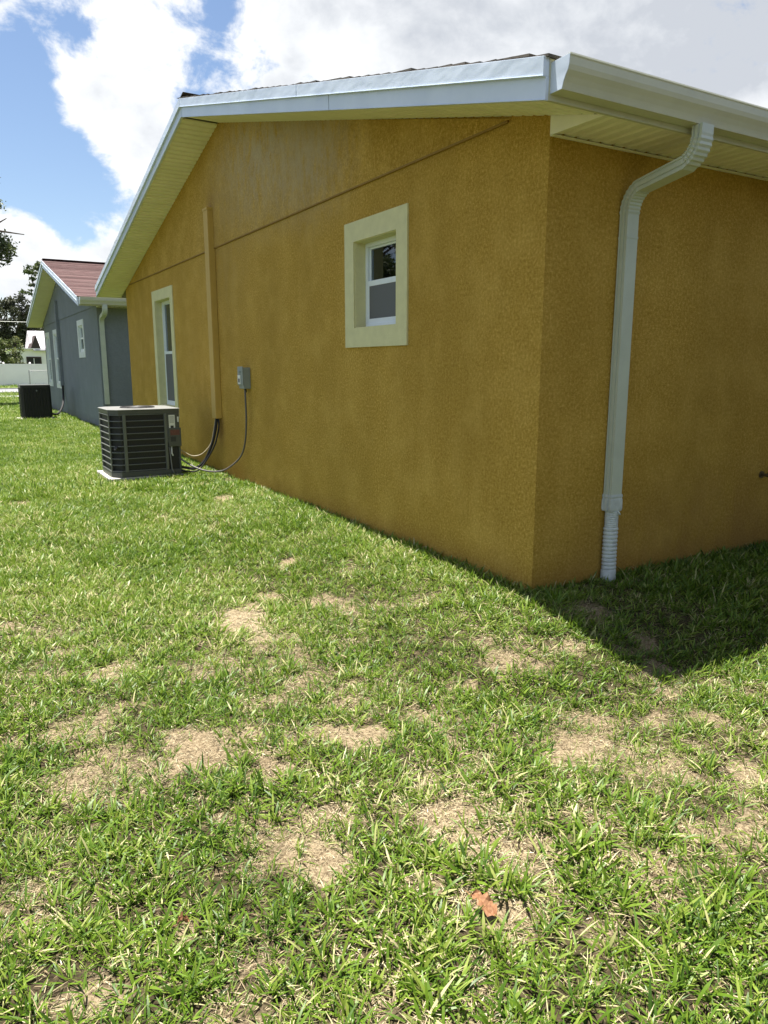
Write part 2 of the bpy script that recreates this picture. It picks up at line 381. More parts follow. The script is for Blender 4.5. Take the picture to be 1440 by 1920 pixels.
bv = bare(X.ravel(), Y.ravel()); at_ = me.attributes.new('bare', 'FLOAT', 'POINT'); at_.data.foreach_set('value', bv.astype(np.float32))

# ------------------------------------------------------------------ houses
SL = .25; OV = .46; EZ = 2.75       # roof slope, overhang, bottom of fascia at the eave
def rect_wall(mb, plane, openings, y0, y1, z0, z1, depth):
    """outer skin in a plane x=plane, split round the openings, with reveals"""
    ys = sorted({y0, y1, *[v for o in openings for v in o[:2]]}); zs = sorted({z0, z1, *[v for o in openings for v in o[2:]]})
    for a, b in zip(ys, ys[1:]):
        for c, d in zip(zs, zs[1:]):
            if any(o[0] <= a and b <= o[1] and o[2] <= c and d <= o[3] for o in openings): continue
            mb.poly([(plane, a, c), (plane, a, d), (plane, b, d), (plane, b, c)])
def window(parent, a, b, z0, z1, trimw, trimm, has_screen, depth=.10, proud=.015):
    """single hung window in the wall plane x=0: painted band, frame, two sashes, two panes"""
    band = MB(); A, B, C, D = a - trimw, b + trimw, z0 - trimw, z1 + trimw
    band.box(-proud, .0, A, B, z1, D); band.box(-proud, .0, A, B, C, z0)
    band.box(-proud, .0, A, a, z0, z1); band.box(-proud, .0, b, B, z0, z1)
    # lining of the opening
    t = .006
    band.box(0, depth + .04, a, b, z1 - t, z1); band.box(0, depth + .04, a, b, z0, z0 + t)
    band.box(0, depth + .04, a, a + t, z0 + t, z1 - t); band.box(0, depth + .04, b - t, b, z0 + t, z1 - t)
    # the empty object of a window is its frame
    x = depth; fw = .035
    fr = MB(); a2, b2, c2, d2 = a + t, b - t, z0 + t, z1 - t
    fr.box(x, x + .05, a2, a2 + fw, c2, d2); fr.box(x, x + .05, b2 - fw, b2, c2, d2)
    fr.box(x, x + .05, a2 + fw, b2 - fw, d2 - fw, d2); fr.box(x - .012, x + .05, a2 + fw, b2 - fw, c2, c2 + fw)
    w = fr.build('window', M['vinyl'], parent, bevel=.003)
    band.build('window_trim', trimm, w)
    zm = (c2 + d2) / 2 + .01; s = .028; a3, b3, c3, d3 = a2 + fw, b2 - fw, c2 + fw, d2 - fw
    up = MB(); lo = MB()
    up.box(x + .026, x + .046, a3, a3 + s * .6, zm, d3); up.box(x + .026, x + .046, b3 - s * .6, b3, zm, d3)
    up.box(x + .026, x + .046, a3 + s * .6, b3 - s * .6, d3 - s * .6, d3); up.box(x + .026, x + .046, a3 + s * .6, b3 - s * .6, zm, zm + s)
    lo.box(x + .002, x + .024, a3, a3 + s, c3, zm + s); lo.box(x + .002, x + .024, b3 - s, b3, c3, zm + s)
    lo.box(x + .002, x + .024, a3 + s, b3 - s, zm - s * .6, zm + s); lo.box(x - .006, x + .024, a3 + s, b3 - s, c3, c3 + s * 1.3)
    up.build('upper_sash', M['vinyl'], w, bevel=.002); lo.build('lower_sash', M['vinyl'], w, bevel=.002)
    p = MB().box(x + .034, x + .038, a3 + s * .6, b3 - s * .6, zm + s, d3 - s * .6).build('pane', M['glass'], w)
    p = MB().box(x + .012, x + .016, a3 + s, b3 - s, c3 + s * 1.3, zm - s * .6).build('pane', M['glass'], w)
    if has_screen:
        MB().box(x + .0045, x + .0055, a3 + s, b3 - s, c3 + s * 1.3, zm - s * .6).build('insect_screen', M['screen'], w)
    return w

def soffit_mesh(width, length, m):
    """one ribbed vinyl panel: width along local x, length along local y, ribs run along y"""
    prof = []; n = 3; gw = width / n
    for k in range(n):
        x0 = k * gw; prof += [(x0, 0), (x0 + gw * .62, 0), (x0 + gw * .74, .018), (x0 + gw * .88, .018), (x0 + gw, 0)]
    mb = MB(); b = 0
    for i in range(len(prof) - 1):
        (x0, z0), (x1, z1) = prof[i], prof[i + 1]
        if x1 - x0 < 1e-6: continue
        mb.poly([(x0, 0, z0), (x1, 0, z1), (x1, length, z1), (x0, length, z0)])
    return mb.mesh('soffit_panel', m)

def house(root, W, L, wall_m, openings, shingle_m, fascia_joints_up, fascia_joints_lo, joint_z, spouts, far_spout=None, seam=True):
    """gable house: corner at the origin, gable wall in the plane x=0, eave wall in the plane y=0"""
    hz = 2.83; rid = W / 2; top = lambda y: EZ + SL * (min(y, W - y) + OV)      # underside of the rake at y
    wm = MB(); G0 = -.5
    rect_wall(wm, 0, [(a, b, c, d) for a, b, c, d, s in openings], 0, W, G0, hz, .1)
    wm.poly([(0, 0, hz), (0, W, hz), (0, W, top(W) + .03), (0, rid, top(rid) + .03), (0, 0, top(0) + .03)])
    wm.poly([(0, 0, G0), (L, 0, G0), (L, 0, 2.9), (0, 0, 2.9)]); wm.poly([(0, W, G0), (L, W, G0), (L, W, 2.9), (0, W, 2.9)])
    wm.poly([(L, 0, G0), (L, W, G0), (L, W, top(W)), (L, rid, top(rid)), (L, 0, top(0))])
    for a, b, c, d, s in openings:    # the thickness of the wall round each opening
        wm.poly([(0, a, c), (.2, a, c), (.2, a, d), (0, a, d)]); wm.poly([(0, b, c), (.2, b, c), (.2, b, d), (0, b, d)])
        wm.poly([(0, a, c), (.2, a, c), (.2, b, c), (0, b, c)]); wm.poly([(0, a, d), (.2, a, d), (.2, b, d), (0, b, d)])
    wm.build('wall', wall_m, root)
    # room behind each window, open towards the window
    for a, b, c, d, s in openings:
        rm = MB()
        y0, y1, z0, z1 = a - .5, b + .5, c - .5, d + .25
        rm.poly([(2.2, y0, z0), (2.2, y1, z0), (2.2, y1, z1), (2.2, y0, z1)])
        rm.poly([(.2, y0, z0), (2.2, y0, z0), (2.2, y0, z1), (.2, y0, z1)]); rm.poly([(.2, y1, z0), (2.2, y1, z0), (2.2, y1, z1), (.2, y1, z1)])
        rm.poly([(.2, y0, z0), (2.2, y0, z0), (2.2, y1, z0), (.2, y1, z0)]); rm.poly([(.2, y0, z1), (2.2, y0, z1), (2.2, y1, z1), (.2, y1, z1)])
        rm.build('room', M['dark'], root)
    # upper stucco panel, standing proud of the block wall, with its bead
    if seam:
        t = .012; zz = joint_z; pts = []
        yA = max(0.0, (zz - EZ) / SL - OV + .04)
        pts = [(yA, zz), (W - yA, zz), (rid, top(rid) + .03)]
        up = MB(); f = [(-t, y, z) for y, z in pts]; b = [(.01, y, z) for y, z in pts]
        up.poly(f); up.poly([f[0], f[1], b[1], b[0]])
        up.build('gable_panel', wall_m, root)
        MB().box(-t - .006, -.0005, yA + .03, W - yA - .03, zz - .016, zz - .001).build('control_joint', M['bead'] if wall_m is M['stucco'] else wall_m, root, bevel=.003)
    # roof deck
    y0, y1 = -OV, W + OV; zt = lambda y: EZ + .19 + SL * (min(y, W - y) + OV)
    dk = MB(); X0, X1 = -OV + .02, L + .4
    sec = [(y0 + .01, zt(y0) - .03), (rid, zt(rid) - .03), (y1 - .01, zt(y1) - .03), (y1 - .01, zt(y1)), (rid, zt(rid)), (y0 + .01, zt(y0))]
    dk.loft([[(X0, y, z) for y, z in sec], [(X1, y, z) for y, z in sec]])
    deck = dk.build('roof', shingle_m, root)
    # shingle courses: one strip per course, all sharing one mesh
    ang = math.atan(SL); slope_len = math.hypot(rid + OV, SL * (rid + OV)); ex = .143; ncs = int(slope_len / ex) + 1
    cm = MB(); rr = random.Random(3)
    x = X0 - .030; xe = X1 + .03
    cm.loft([[(x, -.02, .000), (x, .30, .000), (x, .30, .003), (x, -.02, .013)], [(xe, -.02, .000), (xe, .30, .000), (xe, .30, .003), (xe, -.02, .013)]])
    cme = cm.mesh('shingle_course', shingle_m)
    for side in (0, 1):
        for k in range(ncs):
            s = k * ex; lift = .002 + rr.uniform(0, .004) + (.007 if rr.random() < .35 and shingle_m is not M['shingle2'] else 0)
            yy = y0 + s * math.cos(ang); z = zt(y0) + s * math.sin(ang) + lift * math.cos(ang)
            if yy > rid - .02: continue
            dx = rr.uniform(-.002, .010); tilt = ang + rr.uniform(-.05, .0)
            if rid - yy < .30: tilt = ang
            if side == 0: inst('shingle_course', cme, deck, (dx, yy, z), (tilt, 0, 0))
            else: inst('shingle_course', cme, deck, (dx + L - .04, W - yy, z), (tilt, 0, math.pi))
    rc = MB(); h = zt(rid) + .004
    rc.loft([[(xx, rid - .15, h - .03), (xx, rid, h + .012), (xx, rid + .15, h - .03), (xx, rid + .15, h - .022), (xx, rid, h + .024), (xx, rid - .15, h - .022)] for xx in (X0 + .03, X1 + .02)])
    rc.build('ridge_cap', shingle_m, deck)
    # rake fascia: a lower board and a prouder upper board, each in pieces
    def rake_piece(ya, yb, zo0, zo1, xa, xb, name='fascia_board', lip=False):
        mb = MB(); zf = lambda y: EZ + SL * (min(y, W - y) + OV)
        mb.loft([[(xa, y, zf(y) + zo0), (xb, y, zf(y) + zo0), (xb, y, zf(y) + zo1), (xa, y, zf(y) + zo1)] for y in (ya, yb)])
        if lip: # rolled edge
            mb.loft([[(xa - .006, y, zf(y) + zo0 - .004), (xb, y, zf(y) + zo0 - .004), (xb, y, zf(y) + zo0), (xa - .006, y, zf(y) + zo0)] for y in (ya, yb)])
        return mb.build(name, M['fascia'], root, bevel=.0015)
    g_ = .003
    for joints, z0_, z1_, xa in ((fascia_joints_lo, .0, .105, -OV), (fascia_joints_up, .107, .195, -OV - .018)):
        js = [y0] + [j for j in joints if j < rid] + [rid] + [j for j in joints if j > rid] + [y1]
        for i, (a, b) in enumerate(zip(js, js[1:])):
            e = .004 if i % 2 else 0
            rake_piece(a + (g_ if i else 0), b - (g_ if b < y1 else 0), z0_, z1_, xa - e * .5, -OV + .02, lip=True)
    # eave fascia
    MB().box(-OV + .021, L + .4, y0, y0 + .02, EZ, EZ + .19).build('fascia_board', M['gutter'], root)
    MB().box(-OV + .021, L + .4, y1 - .02, y1, EZ, EZ + .19).build('fascia_board', M['gutter'], root)
    MB().box(-OV + .0005, -OV + .0195, y0 - .001, y0 + .0005, EZ, EZ + .1).build('corner_cap', M['fascia'], root)
    # soffits
    wd = .305
    ms = soffit_mesh(wd, OV - .004, M['soffit'])
    # rake soffit panels: ribs run along world x; local x -> along slope, local y -> world x
    for side in (0, 1):
        n = int((slope_len - .02) / wd) + 1
        for k in range(n):
            s = .02 + k * wd
            f = min(1.0, (slope_len - s) / wd)
            if f < .15: continue
            yy = s * math.cos(ang); zz = EZ + .004 + s * math.sin(ang)
            o = lnk(bpy.data.objects.new('soffit_panel', ms)); o.parent = root
            if side == 0:   # local x -> (0,cos,sin), local y -> (1,0,0)
                mt = Matrix(((0, 1, 0, -OV + .001), (math.cos(ang), 0, math.sin(ang) * -1, y0 + yy), (math.sin(ang), 0, math.cos(ang), zz), (0, 0, 0, 1)))
            else:
                mt = Matrix(((0, 1, 0, -OV + .001), (-math.cos(ang), 0, math.sin(ang), y1 - yy), (math.sin(ang), 0, math.cos(ang), zz), (0, 0, 0, 1)))
            o.matrix_local = mt @ Matrix.Diagonal((f, 1, 1, 1))
    zs = EZ + .024
    for k in range(int((L - .1) / wd)):
        o = inst('soffit_panel', ms, root, (.012 + k * wd, y0 + .002, zs))
    # closing triangle between the sloping and the level soffit, channel along the wall head
    z_l = zs - .01
    MB().loft([[(xx, 0, z_l), (xx, 0, top(0) + .012), (xx, y0 + .03, top(y0) + .012), (xx, y0 + .03, z_l - .004)] for xx in (.0, .010)]).build('soffit_return', M['soffit'], root)
    MB().box(.0, L, -.022, -.002, z_l - .006, z_l + .004).build('wall_channel', M['soffit'], root)
    # gutter
    prof = [(.0, .175), (.0, .03), (.082, .03), (.087, .048), (.092, .062), (.104, .085), (.120, .108), (.126, .130), (.128, .165), (.132, .172), (.130, .180), (.112, .180), (.112, .174), (.122, .170), (.120, .132), (.114, .112), (.098, .090), (.086, .066), (.080, .036), (.004, .036), (.004, .175)]
    XG0, XG1 = -OV + .035, L + .4
    gm = MB().loft([[(xx, y0 - d, EZ + z) for d, z in prof] for xx in (XG0, XG1)], caps=True)
    gut = gm.build('gutter', M['gutter'], root)
    endp = [(.0, .172), (.0, .03), (.082, .03), (.092, .062), (.104, .085), (.120, .108), (.127, .130), (.130, .176)]
    MB().loft([[(xx, y0 - d, EZ + z) for d, z in endp] for xx in (XG0 - .004, XG0 - .0005)]).build('end_cap', M['fascia'], gut, bevel=.001)
    gm2 = MB().loft([[(xx, y1 + d, EZ + z) for d, z in prof] for xx in (XG0, XG1)], caps=True); gm2.build('gutter', M['gutter'], root)
    return top

def downspout(parent, xc, yg, low=True):
    """metal downspout: outlet, offset bends back to the wall, straight run, ribbed drain tube"""
    w2, d2 = .050, .036
    def section(p, t, sw=1.0, sd=1.0, groove=.0035):
        nrm = Vector((1, 0, 0)).cross(t).normalized()     # points away from the wall on the straight run
        u = [(-1, -1), (-1, -.55), (-.86, -.5), (-.86, -.3), (-1, -.25), (-1, .3), (-.86, .35), (-.86, .6), (-1, .65), (-1, .9), (-.9, 1),
             (-.62, 1), (-.56, .82), (-.42, .82), (-.36, 1), (.36, 1), (.42, .82), (.56, .82), (.62, 1), (.9, 1), (1, .9), (1, .65), (.93, .6), (.93, .35), (1, .3), (1, -.25), (.93, -.3), (.93, -.5), (1, -.55), (1, -1)]
        return [p + Vector((1, 0, 0)) * (a * w2 * sw) + nrm * (b * d2 * sd) for a, b in u]
    yw = -.006 - d2
    key = [(yg - .075, EZ + .05), (yg - .075, EZ - .035), (yg - .055, EZ - .10), (yg + .0, EZ - .145), (yw - .10, EZ - .235), (yw - .03, EZ - .275), (yw, EZ - .345), (yw, EZ - .52), (yw, .56)]
    pts = []
    def bez(a, b, c, n=8): return [a * (1 - t) ** 2 + b * 2 * t * (1 - t) + c * t * t for t in [k / n for k in range(n + 1)]]
    V3 = lambda y, z: Vector((xc, y, z))
    A = V3(yg - .075, EZ + .028); B = V3(yg - .075, EZ - .02); Cc = V3(yg - .075, EZ - .11); D = V3(yg + .01, EZ - .155)
    E_ = V3(yw - .09, EZ - .215); F_ = V3(yw, EZ - .262); G_ = V3(yw, EZ - .37)
    path = [A] + bez(B, Cc, D, 14) + bez(E_, F_, G_, 14) + [V3(yw, .57)]
    rings = []
    for i, p in enumerate(path):
        t = (path[min(i + 1, len(path) - 1)] - path[max(i - 1, 0)]).normalized()
        pleat = 1.0
        if 2 <= i <= 15 or 17 <= i <= 30: pleat = 1.07 if i % 2 else .95
        rings.append(section(p, t, pleat if pleat > 1 else 1, pleat))
    ds = MB().loft(rings).build('downspout', M['spout'], parent)
    # slip joints
    for z in (EZ - .50, ):
        p = V3(yw, z); t = Vector((0, 0, -1))
        MB().loft([section(p, t, 1.03, 1.04), section(p - Vector((0, 0, .012)), t, 1.03, 1.04)]).build('slip_joint', M['spout'], ds)
    if low:
        t = Vector((0, 0, -1))
        MB().loft([section(V3(yw, .60), t, 1.06, 1.10), section(V3(yw, .585), t, 1.12, 1.16), section(V3(yw, .575), t, 1.06, 1.08), section(V3(yw, .56), t, 1.12, 1.16), section(V3(yw, .50), t, 1.14, 1.18), section(V3(yw, .485), t, 1.02, 1.1)]).build('adapter_collar', M['plastic'], ds)
        # screw and pull tab
        MB().tube([(xc + .014, yw - .043, .49), (xc + .022, yw - .050, .475), (xc + .034, yw - .047, .462)], .006, 6).build('clip', M['plastic'], ds)
        rr = random.Random(5); rings = []; z = .485
        def ring(cx, cy, z, r): return [(cx + r * math.cos(a) * 1.06, cy + r * math.sin(a) * .9, z) for a in [2 * math.pi * k / 24 for k in range(24)]]
        sway = lambda z: (-.004 * math.sin(z * 9), -.004 * math.sin(z * 7 + 1))
        r0 = .044
        while z > .10:
            sx_, sy_ = sway(z); q = (.485 - z)
            fine = q < .10
            pitch = .014 if fine else .026 + rr.uniform(-.002, .002); am = .0025 if fine else .0065
            for k, h in enumerate((0, .3, .5, .7, .85)):
                rings.append(ring(xc + sx_, yw - .006 + sy_, z - pitch * h, r0 + (am if k in (1, 2, 3) else 0)))
            z -= pitch
        sx_, sy_ = sway(z)
        rings += [ring(xc + sx_, yw - .008 + sy_, z, r0 + .002), ring(xc + sx_ - .002, yw - .01, z - .004, r0 + .007), ring(xc + sx_ - .004, yw - .012, .03, r0 + .009), ring(xc - .004, yw - .012, -.06, r0 + .009)]
        MB().loft(rings).build('corrugated_drain_tube', M['plastic'], ds, smooth=False)
    return ds

TR = .165
h1 = thing('stucco_house', 'ochre stucco house with white eaves filling the right of the view', 'house', group='stucco houses in a row')
ops1 = [(1.69, 2.395, 1.775, 2.495, True), (8.45, 9.40, .80, 2.50, True)]
house(h1, 11.6, 13.0, M['stucco'], ops1, M['shingle'], [2.49, 3.79, 8.6], [1.94, 5.1, 8.2, 10.9], 2.94, None)
for a, b, c, d, s in ops1: window(h1, a, b, c, d, TR, M['trim'], s)
downspout(h1, .65, -OV)

h2 = thing('stucco_house', 'blue grey stucco house with reddish shingle roof beyond the ochre house', 'house', (0, 14.8, 0), group='stucco houses in a row')
ops2 = [(2.05, 2.75, 1.80, 2.46, False), (6.75, 7.70, .90, 2.42, False), (8.95, 9.70, .92, 2.40, False)]
house(h2, 10.2, 12.0, M['stucco2'], ops2, M['shingle2'], [3.0, 7.2], [4.0, 8.2], 2.80, None)
for a, b, c, d, s in ops2: window(h2, a, b, c, d, TR * .85, M['trim2'], s, depth=.02)
downspout(h2, .085, -OV, low=False)
vp = MB().tube([(1.75, 5.0, 4.4), (1.75, 5.0, 4.62)], .05, 10).build('vent_pipe', M['black'], h2)

added_house = thing('stucco_house', 'added brown stucco house, unseen behind the camera, keeping sky light off the ochre eave wall', 'house', (.6, -15.0, -.15), group='stucco houses in a row')  # added out of view to block sky light and darken the ochre eave wall
house(added_house, 11.6, 13.0, M['stucco3'], [], M['shingle'], [3.0, 8.0], [4.5, 9.0], 2.94, None)

# line set cover (metal chase) on each gable wall
def chase(parent, y, z0, z1, m, w=.17, d=.085):
    mb = MB().box(-d, -.0005, y, y + w, z0, z1)
    mb.box(-d - .008, .0, y - .008, y + w + .008, z1 - .03, z1 + .004)
    return mb.build('pipe_cover', m, parent, bevel=.006)
ch = chase(h1, 6.17, .76, 3.42, M['chase'])
chase(h2, 6.25, .83, 3.35, M['stucco2'])

# ------------------------------------------------------------------ condenser by the ochre house
def condenser():
    t = thing('air_conditioner', 'grey louvered condenser with pale flat top on a slab, beside the ochre wall', 'air conditioner', (-.96, 6.80, .0))
    W_, D_, H_, ch_ = .44, .42, .845, .11; zb = .045
    # footprint with cut corners; front (towards the camera) is -y
    def foot(s=0.0, c=ch_): w, d = W_ - s, D_ - s; return [(-w + c, -d), (w, -d), (w, d - c), (w - c, d), (-w + c, d), (-w, d - c), (-w, -d + c)]
    MB().box(-.50, .47, -.46, .48, -.20, .026).build('concrete_slab', M['concrete'], t, bevel=.008)
    coil = MB().loft([[(x, y, z) for x, y in foot(.02)] for z in (zb + .05, zb + H_ - .04)]).build('coil', M['coil'], t)
    MB().loft([[(x, y, z) for x, y in foot(-.004)] for z in (.03, zb + .05)]).build('base_pan', M['ac_body'], t, bevel=.006)
    MB().loft([[(x, y, z) for x, y in foot(-.002)] for z in (zb + H_ - .05, zb + H_ - .001)]).build('top_band', M['ac_body'], t, bevel=.003)
    top = MB().loft([[(x, y, z) for x, y in foot(-.012)] for z in (zb + H_, zb + H_ + .012)]).build('top_cover', M['ac_top'], t, bevel=.008)
    gr = MB()
    for k in range(9):
        r = .04 + k * .022; gr.tube([(r * math.cos(a), r * math.sin(a), zb + H_ + .020 + .012 * (1 - r / .36)) for a in [2 * math.pi * q / 36 for q in range(37)]], .0028, 5)
    for k in range(4):
        a = k * math.pi / 4; gr.tube([(-.23 * math.cos(a), -.23 * math.sin(a), zb + H_ + .018), (0, 0, zb + H_ + .030), (.23 * math.cos(a), .23 * math.sin(a), zb + H_ + .018)], .003, 5)
    gr.build('fan_grille', M['coil'], top)
    MB().loft([[(.225 * math.cos(a), .225 * math.sin(a), z) for a in [2 * math.pi * q / 32 for q in range(32)]] for z in (zb + H_ + .0125, zb + H_ + .0145)]).build('fan_opening', M['coil'], top)
    # posts: front left corner flutes, beside the panel, left rear
    z0, z1 = zb + .05, zb + H_ - .05; w, d = W_, D_
    panel_x = .275
    for (a, b, c, e) in ((-w + ch_ + .045, -w + ch_ + .085, -d - .006, -d + .03), (panel_x - .035, panel_x, -d - .006, -d + .03)):
        MB().box(a, b, c, e, z0, z1).build('post', M['ac_slat'], t, bevel=.005)
    MB().box(-w - .006, -w + .02, d - ch_ - .035, d - ch_, z0, z1).build('post', M['ac_slat'], t, bevel=.005)
    MB().loft([[(-w - .004, -d + ch_ + .012, z), (-w + .012, -d + ch_ + .02, z), (-w + .012, -d + ch_ - .012, z), (-w, -d + ch_ - .018, z)] for z in (z0, z1)]).build('post', M['ac_slat'], t, bevel=.003)
    # louvers that wrap left side, cut corner and front
    n = 9; lm = MB(); th_ = .020
    path = [(-w, d - ch_ - .03), (-w, -d + ch_), (-w + ch_, -d), (panel_x - .02, -d)]
    outs = [(-1, 0), (-.92, -.38), (-.38, -.92), (0, -1)]
    lm.loft([[(x - ox * .015, y - oy * .015, .003), (x + ox * .004, y + oy * .004, -.006), (x + ox * .007, y + oy * .007, -.003), (x + ox * .004, y + oy * .004, .005), (x - ox * .015, y - oy * .015, .006)] for (x, y), (ox, oy) in zip(path, outs)])
    lme = lm.mesh('louver', M['ac_slat'])
    for k in range(n + 1):
        inst('louver', lme, t, (0, 0, z0 + .012 + (z1 - z0 - .02) * k / n))
    # thin wires of the guard behind the louvers
    # control panel at the right of the front
    zc = zb + .40
    pn = MB().box(panel_x, w, -d - .004, -d + .10, zc, zb + H_ - .05).build('control_panel', M['ac_body'], t, bevel=.006)
    MB().box(panel_x + .012, w + .012, -d - .018, -d + .06, zc - .045, zc + .20).build('service_cover', M['ac_body'], pn, bevel=.005)
    MB().box(panel_x + .025, panel_x + .105, -d - .0065, -d - .003, zb + H_ - .255, zb + H_ - .075).build('sticker', M['sticker'], pn)
    MB().box(panel_x + .045, panel_x + .085, -d - .0085, -d - .006, zb + H_ - .245, zb + H_ - .215).build('printed_block', M['sticker_dark'], pn)
    for zz in (.10, .115, .13, .145, .16, .175): MB().box(panel_x + .035, panel_x + .095, -d - .008, -d - .006, zb + H_ - zz, zb + H_ - zz + .004).build('printed_line', M['ac_slat'], pn)
    MB().box(w - .028, w - .008, -d - .0065, -d - .003, zb + H_ - .17, zb + H_ - .10).build('sticker', M['sticker'], pn)
    MB().box(panel_x + .035, w - .01, -d - .0205, -d - .0175, zc + .105, zc + .175).build('sticker', M['sticker_red'], pn)
    MB().box(panel_x + .035, w - .06, -d - .0205, -d - .0175, zc + .02, zc + .085).build('sticker', M['sticker_dark'], pn)
    # recessed bay with the valves below
    MB().box(panel_x, w, -d + .05, -d + .10, z0, zc - .002).build('valve_bay', M['coil'], t)
    MB().box(w - .02, w, -d - .002, -d + .048, z0, zc - .002).build('post', M['ac_body'], t, bevel=.003)
    MB().tube([(panel_x + .05, -d + .02, zc - .02), (panel_x + .05, -d + .02, zc - .14), (panel_x + .06, -d, zc - .17)], .010, 8).build('valve', M['sticker'], t, smooth=True)
    MB().tube([(panel_x + .02, -d + .02, zc - .05), (panel_x + .03, -d + .01, zc - .2), (panel_x + .035, -d - .01, .10), (panel_x + .06, -d - .04, .03)], .009, 8).build('drain_pipe', M['ac_top'], t, smooth=True)
    MB().box(w - .008, w, -d + .10, d - ch_, z0, z1).build('side_panel', M['ac_body'], t, bevel=.003)
    MB().tube([(-W_ + .07, -D_ + .035, zb + .36), (-W_ + .05, -D_ + .025, zb + .37)], .03, 12).build('badge', M['coil'], t)
    return t
condenser()

def black_condenser():
    t = thing('air_conditioner', 'tall black condenser with vertical ribs, beside the blue grey house', 'air conditioner', (-1.0, 19.42, .0))
    w = .375; h = .90; z0 = .02
    def rr_(s, n=4):
        r = .05; out = []
        for cx, cy, a0 in ((w - r, w - r, 0), (-w + r, w - r, 90), (-w + r, -w + r, 180), (w - r, -w + r, 270)):
            for k in range(n + 1): a = R(a0 + 90 * k / n); out.append((cx * 1 + (r + s) * math.cos(a), cy + (r + s) * math.sin(a)))
        return out
    MB().box(-.47, .47, -.47, .47, -.2, .02).build('concrete_slab', M['concrete'], t)
    MB().loft([[(x, y, z) for x, y in rr_(-.02)] for z in (z0, z0 + h - .02)]).build('coil', M['coil'], t)
    MB().loft([[(x, y, z) for x, y in rr_(.0)] for z in (z0, z0 + .05)]).build('base_pan', M['black'], t)
    MB().loft([[(x, y, z) for x, y in rr_(.004)] for z in (z0 + h - .07, z0 + h)]).build('top_band', M['black'], t)
    MB().loft([[(x, y, z) for x, y in rr_(.0)] for z in (z0 + h + .001, z0 + h + .018)]).build('top_cover', M['ac_body'], t, bevel=.006)
    rib = MB().loft([[(-.018, 0, z), (-.009, -.018, z), (.009, -.018, z), (.018, 0, z)] for z in (z0 + .045, z0 + h - .065)]).mesh('rib', M['black'])
    for k in range(9):
        q = -.31 + k * .0775
        inst('rib', rib, t, (q, -w + .012, 0)); inst('rib', rib, t, (-w + .012, q, 0), (0, 0, -math.pi / 2)); inst('rib', rib, t, (w - .012, q, 0), (0, 0, math.pi / 2))
    MB().tube([(.02, -w - .004, z0 + h - .14), (.02, -w - .016, z0 + h - .14)], .022, 14).build('badge', M['ac_top'], t)
black_condenser()

# cables and pipes (each a thing of its own: slack between wall and machine)
def cable(name, label, cat, pts, r, m, seg=8, sub=7):
    o = MB().tube(smooth_path(pts, sub), r, seg).build(name, m, smooth=True); return tag(o, label, cat)
cable('refrigerant_pipe', 'black foam covered pipe curving from the ochre pipe cover to the grey condenser', 'pipe',
      [(-.045, 6.25, .80), (-.075, 6.24, .62), (-.13, 6.27, .40), (-.22, 6.32, .19), (-.34, 6.36, .09), (-.46, 6.40, .10), (-.56, 6.42, .13)], .019, M['rubber'])
cable('refrigerant_pipe', 'thin black foam covered pipe hugging the thicker one below the ochre pipe cover', 'pipe',
      [(-.05, 6.22, .80), (-.05, 6.17, .66), (-.10, 6.21, .42), (-.21, 6.27, .20), (-.33, 6.29, .065), (-.46, 6.34, .06), (-.56, 6.41, .08)], .011, M['rubber'])
cable('control_cable', 'thin tan cable looping from the pipe cover foot to the grey condenser', 'cable',
      [(-.06, 6.26, .78), (-.09, 6.28, .60), (-.13, 6.30, .42), (-.24, 6.34, .285), (-.36, 6.38, .255), (-.46, 6.42, .31), (-.53, 6.45, .36)], .006, M['thincable'])
cable('power_cable', 'grey flexible power cable sagging from the wall box to the grey condenser', 'cable',
      [(-.055, 5.10, 1.19), (-.06, 5.08, 1.04), (-.058, 5.085, .80), (-.06, 5.14, .55), (-.065, 5.27, .37), (-.09, 5.50, .23), (-.16, 5.78, .11), (-.28, 6.05, .085), (-.42, 6.22, .14), (-.54, 6.40, .24)], .0115, M['whip'])
cable('refrigerant_pipe', 'black foam covered pipe from the blue grey wall to the black condenser', 'pipe',
      [(-.05, 21.05, .86), (-.06, 20.98, .60), (-.12, 20.7, .35), (-.28, 20.2, .14), (-.45, 19.8, .08), (-.64, 19.6, .14)], .03, M['rubber'])

# disconnect box
db = thing('electrical_box', 'small grey disconnect box on the ochre wall right of the pipe cover', 'electrical box', (0, 5.04, 1.18))
MB().box(-.088, -.001, 0, .165, 0, .25).build('body', M['boxgrey'], db, bevel=.006)
MB().box(-.104, -.0885, -.006, .171, .04, .262).build('cover', M['boxgrey'], db, bevel=.006)
MB().box(-.112, -.1045, .06, .15, .055, .16).build('sticker', M['sticker'], db, bevel=.004)
MB().box(-.1145, -.1125, .075, .12, .075, .12).build('printed_block', M['sticker_dark'], db)
MB().box(-.115, -.1045, .055, .11, .19, .21).build('latch', M['boxgrey'], db, bevel=.003)
MB().tube([(-.05, .06, 0), (-.05, .06, -.045)], .016, 10).build('cable_gland', M['black'], db, smooth=True)

